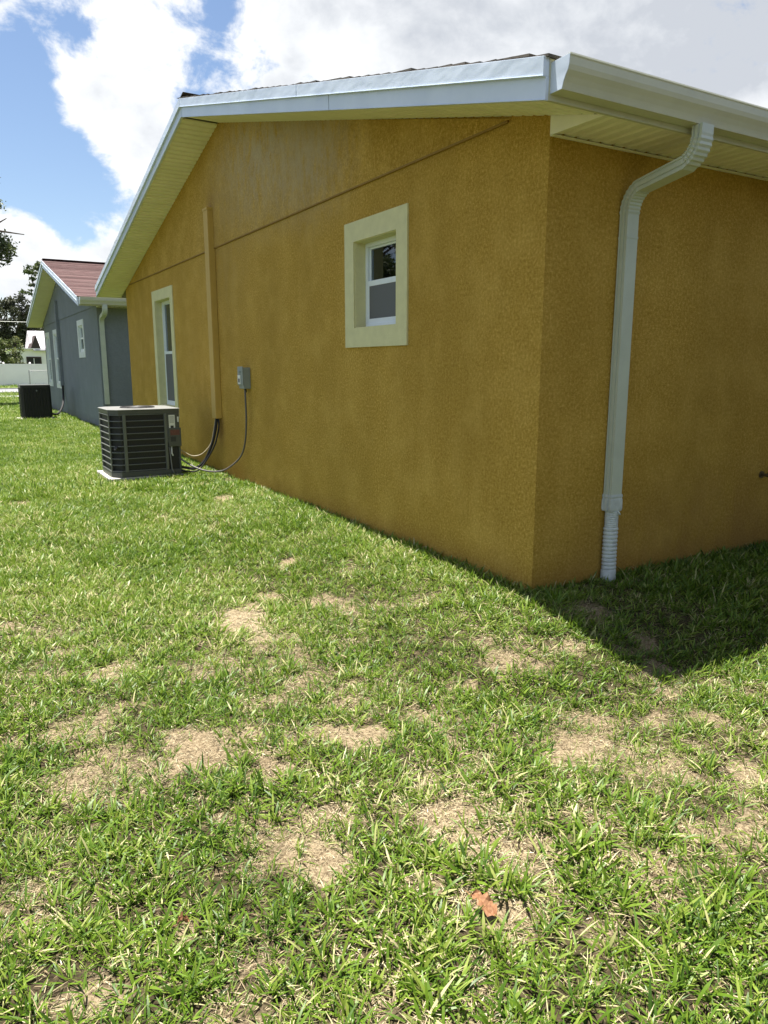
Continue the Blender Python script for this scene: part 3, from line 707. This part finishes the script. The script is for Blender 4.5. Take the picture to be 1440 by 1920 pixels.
# hose bib
hb = thing('hose_tap', 'small weathered brass garden tap on the shaded eave wall at the right edge', 'tap', (2.37, 0, .60))
MB().tube([(0, -.001, 0), (0, -.012, 0)], .028, 14).build('flange', M['brass'], hb)
MB().tube([(0, -.01, 0), (0, -.06, 0), (0, -.085, -.012), (0, -.10, -.045)], [.012, .014, .016, .014], 10).build('spout', M['brass'], hb, smooth=True)
MB().tube([(0, -.055, .01), (0, -.075, .05)], .006, 8).build('stem', M['brass'], hb, smooth=True)
hw = MB().tube([(.028 * math.cos(a), -.078 + .012 * math.sin(a), .055 + .026 * math.sin(a)) for a in [2 * math.pi * q / 16 for q in range(17)]], .005, 6)
for q in range(4):
    a = q * math.pi / 2; hw.tube([(0, -.078, .055), (.028 * math.cos(a), -.078 + .012 * math.sin(a), .055 + .026 * math.sin(a))], .004, 5)
hw.build('handwheel', M['brass'], hb, smooth=True)

# ------------------------------------------------------------------ far things
def white_fence():
    Yf = 57.0; x0 = -30.0; pitch = 1.72
    t = thing('vinyl_fence', 'white vinyl privacy fence across the street, left background', 'fence', (0, Yf, -.05))
    post = MB().box(-.065, .065, -.065, .065, 0, 1.68).loft([[(-.08, -.08, 1.681), (.08, -.08, 1.681), (.08, .08, 1.681), (-.08, .08, 1.681)], [(-.02, -.02, 1.77), (.02, -.02, 1.77), (.02, .02, 1.77), (-.02, .02, 1.77)]]).mesh('post', M['fence'])
    pan = MB().box(.07, pitch - .07, -.02, .02, .12, 1.52)
    for k in range(9): pan.box(.075 + k * .175, .075 + k * .175 + .165, -.026, -.021, .13, 1.50)
    pan = pan.mesh('panel', M['fence'])
    rail = MB().box(.066, pitch - .066, -.04, .04, 1.521, 1.64).box(.066, pitch - .066, -.04, .04, .03, .119).mesh('rail', M['fence'])
    xs = np.arange(.72 - pitch * 6, 12, pitch)
    for x in xs:
        inst('post', post, t, (float(x), 0, 0)); inst('panel', pan, t, (float(x), 0, 0)); inst('rail', rail, t, (float(x), 0, 0))
white_fence()
def chain_fence():
    t = thing('chain_link_fence', 'grey chain link fence with thin posts in front of the white fence', 'fence', (1.78, 47.9 + 3.0, -.05))
    Yp = 0
    for x in (0, 3.0, 6.0):
        MB().tube([(x, 0, 0), (x, 0, 1.22)], .035, 8).build('post', M['galv'], t)
    MB().tube([(.03, 0, 1.19), (8, 0, 1.19)], .02, 6).build('top_rail', M['galv'], t)
    m = MB(); s = .12
    k = 0.0
    while k < 8:
        m.tube([(k, 0, .05), (min(k + 1.1, 8), 0, 1.17)], .003, 3, caps=False); m.tube([(k + 1.1, .006, .05), (k, .006, 1.17)], .003, 3, caps=False); k += s
    w = m.build('wire_mesh', M['galv'], t); w['kind'] = 'stuff'
chain_fence()
def far_house():
    t = thing('white_house', 'small white house with dark framed windows behind the white fence', 'house', (2.6, 75, -.05))
    MB().box(0, 9, .0, 8, 0, 3.02).build('wall', M['whitewall'], t)
    MB().loft([[(x, y, z) for x, y, z in ((x_, -.4, 2.98), (x_, 4, 4.9), (x_, 8.4, 2.98), (x_, 8.4, 2.88), (x_, -.4, 2.88))] for x_ in (1.9, 9.4)]).build('roof', M['greyroof'], t)
    MB().box(-.3, 9.3, -.30, 8.3, 3.03, 3.12).build('eave_board', M['whitewall'], t)
    MB().loft([[(1.7, y, 3.13), (2.55, y, 3.13), (2.2, y, 4.35)] for y in (-.25, 3.0)]).build('dormer', M['brownframe'], t)
    def win(x0, x1, z0, z1, nm):
        fr = MB(); q = .14
        fr.box(x0, x1, -.06, -.002, z1 - q, z1).box(x0, x1, -.06, -.002, z0, z0 + q).box(x0, x0 + q, -.06, -.002, z0 + q, z1 - q).box(x1 - q, x1, -.06, -.002, z0 + q, z1 - q)
        f = fr.build('window', M['brownframe'], t)
        MB().box(x0 + q, x1 - q, -.02, -.003, z0 + q, z1 - q).build('pane', M['dark'], f)
        mm = MB(); c = (x0 + x1) / 2; mm.box(c - .03, c + .03, -.045, -.021, z0 + q, z1 - q).box(x0 + q, c - .03, -.045, -.021, (z0 + z1) / 2 - .03, (z0 + z1) / 2 + .03)
        mm.build('glazing_bar', M['whitewall'], f)
    win(1.25, 2.55, .9, 2.35, 'a'); win(.25, .75, .7, 2.75, 'b')
far_house()
# power line
tag(MB().tube([(x, 88 + .02 * x, 6.15 + .0006 * (x - 4) ** 2) for x in np.linspace(-60, 60, 41)], .022, 5).build('power_line', M['sticker']), 'thin pale power line crossing in front of the dark trees', 'wire')

# ------------------------------------------------------------------ trees
def leaf_mat(name, a, b, c_, sc):
    m = mat(name, a, .55, .35); g = G(m)
    at = g.n.new('ShaderNodeAttribute'); at.attribute_name = 'tint'
    col = g.ramp(at.outputs['Fac'], [(.0, a), (.55, b), (1.0, c_)])
    g.color(col)
    tr = g.n.new('ShaderNodeBsdfTranslucent'); g.l.new(col, tr.inputs[0]); mx = g.n.new('ShaderNodeMixShader'); mx.inputs[0].default_value = .3
    out = g.n['Material Output']; g.l.new(g.b.outputs[0], mx.inputs[1]); g.l.new(tr.outputs[0], mx.inputs[2]); g.l.new(mx.outputs[0], out.inputs[0])
    return m
M['leaf_oak'] = leaf_mat('oak_leaves', (.030, .045, .016), (.055, .080, .024), (.10, .12, .045), 1)
M['leaf_dark'] = leaf_mat('dark_moss_leaves', (.030, .032, .022), (.050, .058, .030), (.095, .10, .06), 1)
M['leaf_pale'] = leaf_mat('yellow_green_leaves', (.06, .085, .025), (.11, .13, .04), (.20, .20, .09), 1)
def leaves(name, parent, blobs, n_per_m3, size, m, seed=1, droop=0.0, cap=60000):
    r = np.random.default_rng(seed); P = []; Tn = []
    for (cx, cy, cz, rx, ry, rz) in blobs:
        vol = rx * ry * rz * 4; n = int(min(cap / len(blobs), vol * n_per_m3))
        nsub = max(6, int(n / 60)); d = r.normal(size=(nsub, 3)); d /= np.linalg.norm(d, axis=1, keepdims=True)
        rad = r.uniform(.35, 1.05, nsub)[:, None]; cen = d * rad
        per = n // nsub; tt = r.uniform(0, 1, nsub)
        for k in range(nsub):
            q = r.normal(size=(per, 3)) * .16 * (1 / max(.6, min(rx, 3))) ** .5; p = (cen[k] + q) * np.array([rx, ry, rz]) + np.array([cx, cy, cz])
            if droop: p[:, 2] -= np.abs(r.normal(size=per)) * droop
            P.append(p); Tn.append(np.clip(tt[k] * .6 + r.uniform(0, .4, per), 0, 1))
    P = np.concatenate(P); Tn = np.concatenate(Tn); n = len(P)
    a = r.normal(size=(n, 3)); a /= np.linalg.norm(a, axis=1, keepdims=True); b = np.cross(a, r.normal(size=(n, 3))); b /= np.linalg.norm(b, axis=1, keepdims=True)
    s = size * r.uniform(.6, 1.3, n)[:, None]
    V = np.stack([P - a * s, P + b * s * .45, P + a * s, P - b * s * .45], 1).reshape(-1, 3)
    mesh = bpy.data.meshes.new(name); mesh.vertices.add(4 * n); mesh.vertices.foreach_set('co', V.ravel())
    mesh.loops.add(4 * n); mesh.loops.foreach_set('vertex_index', np.arange(4 * n)); mesh.polygons.add(n); mesh.polygons.foreach_set('loop_start', np.arange(n) * 4)
    mesh.polygons.foreach_set('loop_total', np.full(n, 4)); mesh.update()
    at = mesh.attributes.new('tint', 'FLOAT', 'POINT'); at.data.foreach_set('value', np.repeat(Tn, 4))
    mesh.materials.append(m); o = lnk(bpy.data.objects.new(name, mesh)); o.parent = parent; return o
def tree(name, label, cat, loc, blobs, trunk_h, trunk_r, limb_to, lm, dens, size, seed, droop=0.0, group=None):
    t = thing(name, label, cat, loc, 0, group); rr = random.Random(seed); tb = MB()
    tb.tube([(0, 0, -.4), (.05, 0, trunk_h * .4), (.1, .05, trunk_h)], [trunk_r * 1.3, trunk_r, trunk_r * .8], 12)
    for (x, y, z) in limb_to:
        s = Vector((.1, .05, trunk_h - .2)); e = Vector((x, y, z)); pts = []
        for k in range(8):
            q = k / 7; p = s.lerp(e, q) + Vector((rr.uniform(-1, 1), rr.uniform(-1, 1), rr.uniform(-.4, .8))) * .10 * (e - s).length * math.sin(q * math.pi); pts.append(p)
        L_ = (e - s).length
        tb.tube(pts, [max(.02, trunk_r * .6 * (1 - k / 8.0) + .012) for k in range(8)], 8)
        for j in range(4):
            b = pts[3 + j % 4]; d = Vector((rr.uniform(-1, 1), rr.uniform(-1, 1), rr.uniform(-.3, 1))).normalized() * L_ * .3
            tb.tube([b, b + d * .5 + Vector((0, 0, .1)), b + d], [trunk_r * .22, trunk_r * .14, .015], 6)
    tb.build('trunk', M['bark'], t, smooth=True)
    leaves('crown', t, blobs, dens, size, lm, seed, droop); return t
rr = random.Random(11)
# spreading oak left of the frame; its branch tips reach into the picture
bl = []
for k in range(34):
    a = rr.uniform(0, 2 * math.pi); q = math.sqrt(rr.uniform(.05, 1)) * 8.0
    bl.append((q * math.cos(a), q * math.sin(a), 8.2 - .030 * q * q + rr.uniform(-1.0, 1.6), rr.uniform(1.3, 2.2), rr.uniform(1.3, 2.2), rr.uniform(.8, 1.3)))
bl = [b for b in bl if b[0] < 6.5]
tips = [(10.0, 1.5, 7.75, .55, .9, .6), (10.15, 1.5, 5.9, .62, 1.0, .62), (9.0, 1.2, 6.9, 1.0, 1.2, 1.2)]
oak = tree('oak_tree', 'big live oak whose leafy branch tips reach in at the left edge', 'tree', (-11, 28, 0), bl, 3.4, .42,
     [(6, 1, 7), (10.0, 1.5, 6.1), (10.0, 1.5, 7.8), (-6, 2, 7.5), (-3, -6, 7.5), (2, 6, 8), (3, -6, 7.5), (0, 0, 9)], M['leaf_oak'], 26, .16, 4)
leaves('crown', oak, tips, 700, .085, M['leaf_oak'], 9)
rr = random.Random(21)
for i, (x, y, h) in enumerate(((-19, 31, 8.5), (-27, 44, 10.5))):
    tree('oak_tree', ['rounded leafy tree left of the lawn, mirrored dark in the small window', 'broad leafy tree further left across the lawn, behind the rounded one'][i], 'tree', (x, y, 0),
         [(rr.uniform(-4, 4), rr.uniform(-3, 3), h * rr.uniform(.25, .85), 1.7, 1.7, 1.3) for _ in range(16)], h * .4, .3, [(-2.5, 0, h * .6), (2.5, 1, h * .6), (0, -2, h * .8)], M['leaf_oak'], 60, .14, 40 + i)
tree('oak_tree', 'tall oak with sparse light crown behind the blue grey house', 'tree', (8.2, 96, 0),
     [(-1.1, 0, 12.4, 1.0, 1.2, .8), (-.3, 0, 11.0, 1.1, 1.2, .7), (.6, 1, 12.6, 1.3, 1.5, .9), (1.5, 0, 11, 1.5, 1.5, 1.2), (-1.6, 0, 10.0, .8, 1, .5), (3, 1, 12, 2, 2, 1.5), (-.7, .5, 8.6, 1.2, 1.3, .8)],
     6, .38, [(-1.1, 0, 12), (.8, 1, 12), (3, 1, 11.5), (-1.4, 0, 9.8), (-2.2, 0, 8.2)], M['leaf_oak'], 55, .22, 5, group='oaks beyond the street')
tree('oak_tree', 'dark mossy oak spreading low at the left behind the white house', 'tree', (4.2, 92, 0),
     [(-1.2, 0, 7.4, 2.0, 2, 1.3), (.6, 0, 8.3, 1.6, 2, 1.2), (1.7, 0, 7.0, 1.5, 2, 1.6), (.2, 0, 5.6, 2.2, 2, 1.5), (2.2, 0, 4.6, 1.8, 2, 1.6), (-2.8, 0, 6.0, 2.0, 2, 1.8), (-1.2, 0, 4.2, 2.0, 2, 1.4), (-5, 0, 7.5, 2.5, 2, 2)],
     3.5, .40, [(-1.5, 0, 7), (1.2, 0, 8), (2, 0, 6), (-3, 0, 6)], M['leaf_dark'], 60, .20, 6, .35, group='oaks beyond the street')
tree('oak_tree', 'dark oak standing directly behind the white house roof', 'tree', (8.6, 90, 0),
     [(-1.2, 0, 5.6, 1.6, 1.8, 1.6), (0, 0, 7.2, 1.6, 1.8, 1.4), (1.6, 0, 6, 2, 2, 2), (-1.6, 0, 4.0, 1.2, 1.5, 1.0), (3.5, 0, 7, 2, 2, 2)],
     3.0, .34, [(-1, 0, 6), (1, 0, 7), (2.5, 0, 6)], M['leaf_dark'], 60, .20, 8, .35, group='oaks beyond the street')
tree('leafy_shrub', 'yellow green bushy tree left of the white house, behind the white fence', 'shrub', (2.2, 68, 0),
     [(-.4, 0, 3.3, .9, .8, .7), (.25, 0, 2.7, .55, .8, .8), (-1.2, 0, 2.9, 1.0, 1, 1.0), (-.2, 0, 1.9, 1.2, 1, .9), (-2.6, 0, 3.0, 1.3, 1, 1.2), (-1.6, 0, 1.6, 1.2, 1, .9)],
     1.2, .10, [(-.4, 0, 3), (.3, 0, 2.6), (-1.2, 0, 2.8)], M['leaf_pale'], 170, .13, 12)
for i, (x, y, h, w_) in enumerate(((-14, 98, 10, 5), (-26, 95, 12, 6), (-40, 100, 11, 6))):
    tree('oak_tree', ['rounded oak far left beyond the street, outside the fence end', 'broad oak further left beyond the street', 'oak at the far left end of the tree row'][i], 'tree', (x, y, 0),
         [(rr.uniform(-w_ * .6, w_ * .6), rr.uniform(-2, 2), h * rr.uniform(.45, .85), w_ * .4, w_ * .4, h * .18) for _ in range(9)], h * .35, .35,
         [(-w_ * .4, 0, h * .7), (w_ * .4, 0, h * .7), (0, 0, h * .85)], M['leaf_dark'], 14, .3, 20 + i, group='oaks beyond the street')

# ------------------------------------------------------------------ lawn
def blade_mat(name, stops, trans, rough=.45):
    m = mat(name, (.1, .2, .03), rough, .35); g = G(m)
    a = g.n.new('ShaderNodeAttribute'); a.attribute_name = 'shade'
    b = g.n.new('ShaderNodeAttribute'); b.attribute_name = 'tint'; b.attribute_type = 'INSTANCER'
    f = g.math('ADD', g.math('MULTIPLY', a.outputs['Fac'], .60), g.math('MULTIPLY', b.outputs['Fac'], .42))
    col = g.ramp(f, stops); g.color(col)
    tr = g.n.new('ShaderNodeBsdfTranslucent'); g.l.new(col, tr.inputs[0]); mx = g.n.new('ShaderNodeMixShader'); mx.inputs[0].default_value = trans
    out = g.n['Material Output']; g.l.new(g.b.outputs[0], mx.inputs[1]); g.l.new(tr.outputs[0], mx.inputs[2]); g.l.new(mx.outputs[0], out.inputs[0])
    return m
M['blade'] = blade_mat('grass_blade', [(.0, (.018, .045, .006)), (.25, (.055, .115, .009)), (.55, (.125, .210, .016)), (.82, (.225, .29, .045)), (1.0, (.50, .45, .24))], .33)
M['straw'] = blade_mat('dry_straw', [(.0, (.03, .020, .010)), (.30, (.15, .105, .055)), (.6, (.36, .29, .17)), (1.0, (.60, .53, .36))], .15, .7)
def tuft_mesh(name, n, lmin, lmax, wmin, wmax, lean0, lean1, spread, m, seed, seg=3, flat=False):
    r = random.Random(seed); V = []; Fc = []; sh = []
    for k in range(n):
        a = r.uniform(0, 2 * math.pi); d = math.sqrt(r.random()) * spread; p0 = Vector((d * math.cos(a + r.uniform(-1, 1)), d * math.sin(a + r.uniform(-1, 1)), -.004))
        L_ = r.uniform(lmin, lmax); w = r.uniform(wmin, wmax); lean = R(r.uniform(lean0, lean1)); curl = R(r.uniform(5, 45)); dirh = Vector((math.cos(a), math.sin(a), 0)); tw = r.uniform(-.9, .9)
        side = Vector((-math.sin(a + tw), math.cos(a + tw), r.uniform(-.25, .25))).normalized(); p = p0.copy(); s_ = r.random() if r.random() > .09 else r.uniform(1.0, 1.4)
        if flat: p.z = r.uniform(.001, .012); curl = R(r.uniform(-10, 14))
        b = len(V); seg_ = seg
        for i in range(seg_ + 1):
            q = i / seg_; ww = w * (1.0 if q < .5 else (1 - ((q - .5) / .5) ** 2 * .80)) * (.75 + .25 * min(1, q * 3)) * .5
            V += [p - side * ww, p + side * ww]; sh += [s_] * 2
            ang = lean + curl * q; p = p + (dirh * math.sin(ang) + Vector((0, 0, math.cos(ang)))) * (L_ / seg_)
        for i in range(seg_): Fc.append((b + 2 * i, b + 2 * i + 1, b + 2 * i + 3, b + 2 * i + 2))
    me = bpy.data.meshes.new(name); me.from_pydata([tuple(v) for v in V], [], Fc); me.materials.append(m)
    at = me.attributes.new('shade', 'FLOAT', 'POINT'); at.data.foreach_set('value', sh)
    me.polygons.foreach_set('use_smooth', [True] * len(Fc)); return bpy.data.objects.new(name, me)
def scatter(name, P, rz, tilt, scl, tint, sources, group):
    """one object: points with attributes, a geometry node tree puts a tuft on each"""
    n = len(P); me = bpy.data.meshes.new(name); me.vertices.add(n); me.vertices.foreach_set('co', np.asarray(P, np.float32).ravel())
    rot = np.stack([tilt[:, 0], tilt[:, 1], rz], 1).astype(np.float32)
    me.attributes.new('rot', 'FLOAT_VECTOR', 'POINT').data.foreach_set('vector', rot.ravel())
    me.attributes.new('scl', 'FLOAT', 'POINT').data.foreach_set('value', scl.astype(np.float32))
    me.attributes.new('tint', 'FLOAT', 'POINT').data.foreach_set('value', tint.astype(np.float32))
    me.attributes.new('idx', 'INT', 'POINT').data.foreach_set('value', rng.integers(0, len(sources), n).astype(np.int32))
    o = lnk(bpy.data.objects.new(name, me)); o['kind'] = 'stuff'
    col = bpy.data.collections.new(group)
    for s in sources: col.objects.link(s)
    nt = bpy.data.node_groups.new(group, 'GeometryNodeTree'); nt.interface.new_socket('Geometry', in_out='INPUT', socket_type='NodeSocketGeometry'); nt.interface.new_socket('Geometry', in_out='OUTPUT', socket_type='NodeSocketGeometry')
    nn = nt.nodes; ll = nt.links; gi = nn.new('NodeGroupInput'); gout = nn.new('NodeGroupOutput')
    ci = nn.new('GeometryNodeCollectionInfo'); ci.inputs['Collection'].default_value = col; ci.inputs['Separate Children'].default_value = True; ci.inputs['Reset Children'].default_value = True
    mp = nn.new('GeometryNodeMeshToPoints'); ip = nn.new('GeometryNodeInstanceOnPoints'); ip.inputs['Pick Instance'].default_value = True
    def att(nm, t):
        a = nn.new('GeometryNodeInputNamedAttribute'); a.data_type = t; a.inputs['Name'].default_value = nm; return a.outputs['Attribute']
    ll.new(gi.outputs[0], mp.inputs['Mesh']); ll.new(mp.outputs[0], ip.inputs['Points']); ll.new(ci.outputs[0], ip.inputs['Instance'])
    ll.new(att('idx', 'INT'), ip.inputs['Instance Index']); ll.new(att('scl', 'FLOAT'), ip.inputs['Scale'])
    er = nn.new('FunctionNodeEulerToRotation'); ll.new(att('rot', 'FLOAT_VECTOR'), er.inputs[0]); ll.new(er.outputs[0], ip.inputs['Rotation'])
    ll.new(ip.outputs[0], gout.inputs[0])
    md = o.modifiers.new('scatter', 'NODES'); md.node_group = nt; return o

def sample(n_per_m2, x0, x1, y0, y1, dmin, dmax):
    n = int(n_per_m2 * (x1 - x0) * (y1 - y0)); x = rng.uniform(x0, x1, n); y = rng.uniform(y0, y1, n)
    d = np.hypot(x - CAM.x, y - CAM.y); dx = x - CAM.x; dy = y - CAM.y
    f = dx * hdv[0] + dy * hdv[1]; s = np.abs(dx * rtv[0] + dy * rtv[1])
    k = (d >= dmin) & (d < dmax) & ((f > -1.0) & (s < f * .60 + 1.9))
    for lp in ((905, 1715, .055), (343, 1748, .03)):
        q = ray_ground(lp[0], lp[1]); k &= np.hypot(x - q.x, y - q.y) > lp[2]
    inside = lambda px, py, a, b, c, d_: (px > a) & (px < b) & (py > c) & (py < d_)
    k &= ~inside(x, y, .0, 13, .0, 11.6) & ~inside(x, y, 0, 12, 14.8, 25) & ~inside(x, y, -1.44, -.50, 6.37, 7.26) & ~inside(x, y, -1.48, -.52, 18.94, 19.9) & ~inside(x, y, -200, 200, 36.1, 37.8) & ~inside(x, y, -200, 200, 41.7, 49.8)
    return x[k], y[k]
def lawn(x, y, keep_fn, scl_lo, scl_hi, tilt=.12, dark=0.0):
    b = bare(x, y); k = rng.random(len(x)) < keep_fn(b); x = x[k]; y = y[k]; b = b[k]; n = len(x)
    big = vnoise(x, y, 1.1) * .5 + vnoise(x + 3, y, 4) * .5
    tint = np.clip(-.08 + 1.0 * big + .16 * sstep((np.hypot(x - CAM.x, y - CAM.y) - 2.0) / 4) + rng.normal(0, .20, n) + dark, 0, 1)
    scl = rng.uniform(scl_lo, scl_hi, n) * (.75 + .5 * vnoise(x + 20, y, 2.2)) * (1 - .35 * b)
    P = np.stack([x, y, ground_z(x, y)], 1)
    return P, rng.uniform(0, 2 * math.pi, n), rng.normal(0, tilt, (n, 2)), scl, tint
def join(L_): return [np.concatenate([l[i] for l in L_]) for i in range(5)]
kg = lambda b: (1 - b) ** 1.6 * .95 + .05
near = lawn(*sample(1020, -8, 6, -5, 3, 0, 5.0), kg, .5, 1.15)
mid = lawn(*sample(1100, -8, 4, -4, 9, 5.0, 9.0), kg, .8, 1.2)
# taller, unmown grass against the walls
ne = 900
ex = np.concatenate([rng.uniform(-.075, -.012, ne), rng.uniform(0, 5, 500)]); ey = np.concatenate([rng.uniform(-.05, 11.6, ne), rng.uniform(-.075, -.012, 500)])
ke = rng.random(len(ex)) < .25 + .75 * vnoise(ex, ey, 6); ex = ex[ke]; ey = ey[ke]; q_ = len(ex)
edge = (np.stack([ex, ey, ground_z(ex, ey)], 1), rng.uniform(0, 6.28, q_), rng.normal(0, .1, (q_, 2)), rng.uniform(.5, 1.35, q_), np.clip(rng.normal(.4, .25, q_), 0, 1))
tn = [tuft_mesh('grass_tuft', 8, .040, .100, .0055, .0105, 18, 80, .026, M['blade'], 100 + i) for i in range(6)] + [tuft_mesh('fine_tuft', 13, .030, .080, .0022, .0045, 15, 84, .034, M['blade'], 140 + i) for i in range(4)]
scatter('lawn_grass', *join([near, mid, edge]), tn, 'near_tufts')
f1 = lawn(*sample(420, -10, 4, 3, 21, 9.0, 22.0), lambda b: (1 - b) ** 1.3, .9, 1.5)
f2 = lawn(*sample(90, -16, 8, 15, 50, 22.0, 45.0), lambda b: (1 - b) ** 1.0, 1.5, 2.4)
f3 = lawn(*sample(10, -24, 24, 40, 75, 45.0, 80.0), lambda b: (1 - b) ** 1.0, 3.0, 4.0)
tf = [tuft_mesh('far_tuft', 26, .035, .075, .006, .011, 25, 82, .06, M['blade'], 200 + i, seg=2) for i in range(6)]
scatter('lawn_grass', *join([f1, f2, f3]), tf, 'far_tufts')
# dry thatch lying on the soil
ks = lambda b: .14 + .86 * b ** .8
st = [lawn(*sample(1900, -8, 6, -5, 3, 0, 5.0), ks, .7, 1.2, .05), lawn(*sample(420, -8, 4, -4, 9, 5.0, 9.5), ks, 1.0, 1.6, .05), lawn(*sample(60, -10, 4, 3, 21, 9.5, 20.0), ks, 1.8, 2.6, .05)]
ts = [tuft_mesh('straw_bits', 9, .014, .050, .0016, .0042, 72, 92, .030, M['straw'], 300 + i, seg=2, flat=True) for i in range(8)]
scatter('dead_thatch', *join(st), ts, 'straw_bits')
for i, o in enumerate([o for o in scene.objects if o.get('kind') == 'stuff' and o.parent is None]): pass

# fallen leaves
def fallen(px, py, L_, rz, label):
    c = ray_ground(px, py); r = random.Random(int(px)); n = 10; mb = MB(); V = []; mid = []; lobes = [0, .35, .62, .5, .85, .66, .95, .72, .8, .45, .0]
    lm = mat('dry_brown_leaf', (.28, .14, .065), .6, .3); g = G(lm); g.color(g.ramp(g.noise(90, 4, .6), [(.3, (.17, .075, .035)), (.7, (.32, .17, .085))]))
    for i in range(n + 1):
        q = i / n; x = (q - .5) * L_; w = lobes[i] * L_ * .30; z = .016 + .012 * math.sin(q * 5) ; mid.append((x, 0, z - .004))
        V.append(((x + .004, w, z + .010 * math.sin(i * 1.7) + .010), (x, w * .5, z + .006), (x, 0, z - .003), (x, -w * .5, z + .004), (x + .004, -w, z + .006 * math.cos(i * 2.1) + .004)))
    for i in range(n):
        for j in range(4): mb.poly([V[i][j], V[i + 1][j], V[i + 1][j + 1], V[i][j + 1]])
    mb.tube([(-L_ * .5, 0, .014), (-L_ * .66, .006, .012), (-L_ * .8, .012, .006)], .0012, 5); mb.tube([(p[0], p[1], p[2] + .002) for p in mid], .0011, 5)
    o = mb.build('fallen_leaf', lm, loc=(c.x, c.y, c.z + .022)); o.rotation_euler = (.05, .08, rz)
    sd = o.modifiers.new('thick', 'SOLIDIFY'); sd.thickness = .0006
    tag(o, label, 'leaf')
fallen(905, 1715, .098, AZ * 0 - R(75), 'curled brown dead leaf lying on bare thatch in the near lawn')
fallen(343, 1748, .04, R(20), 'small reddish dead leaf half hidden in grass at the lower left')
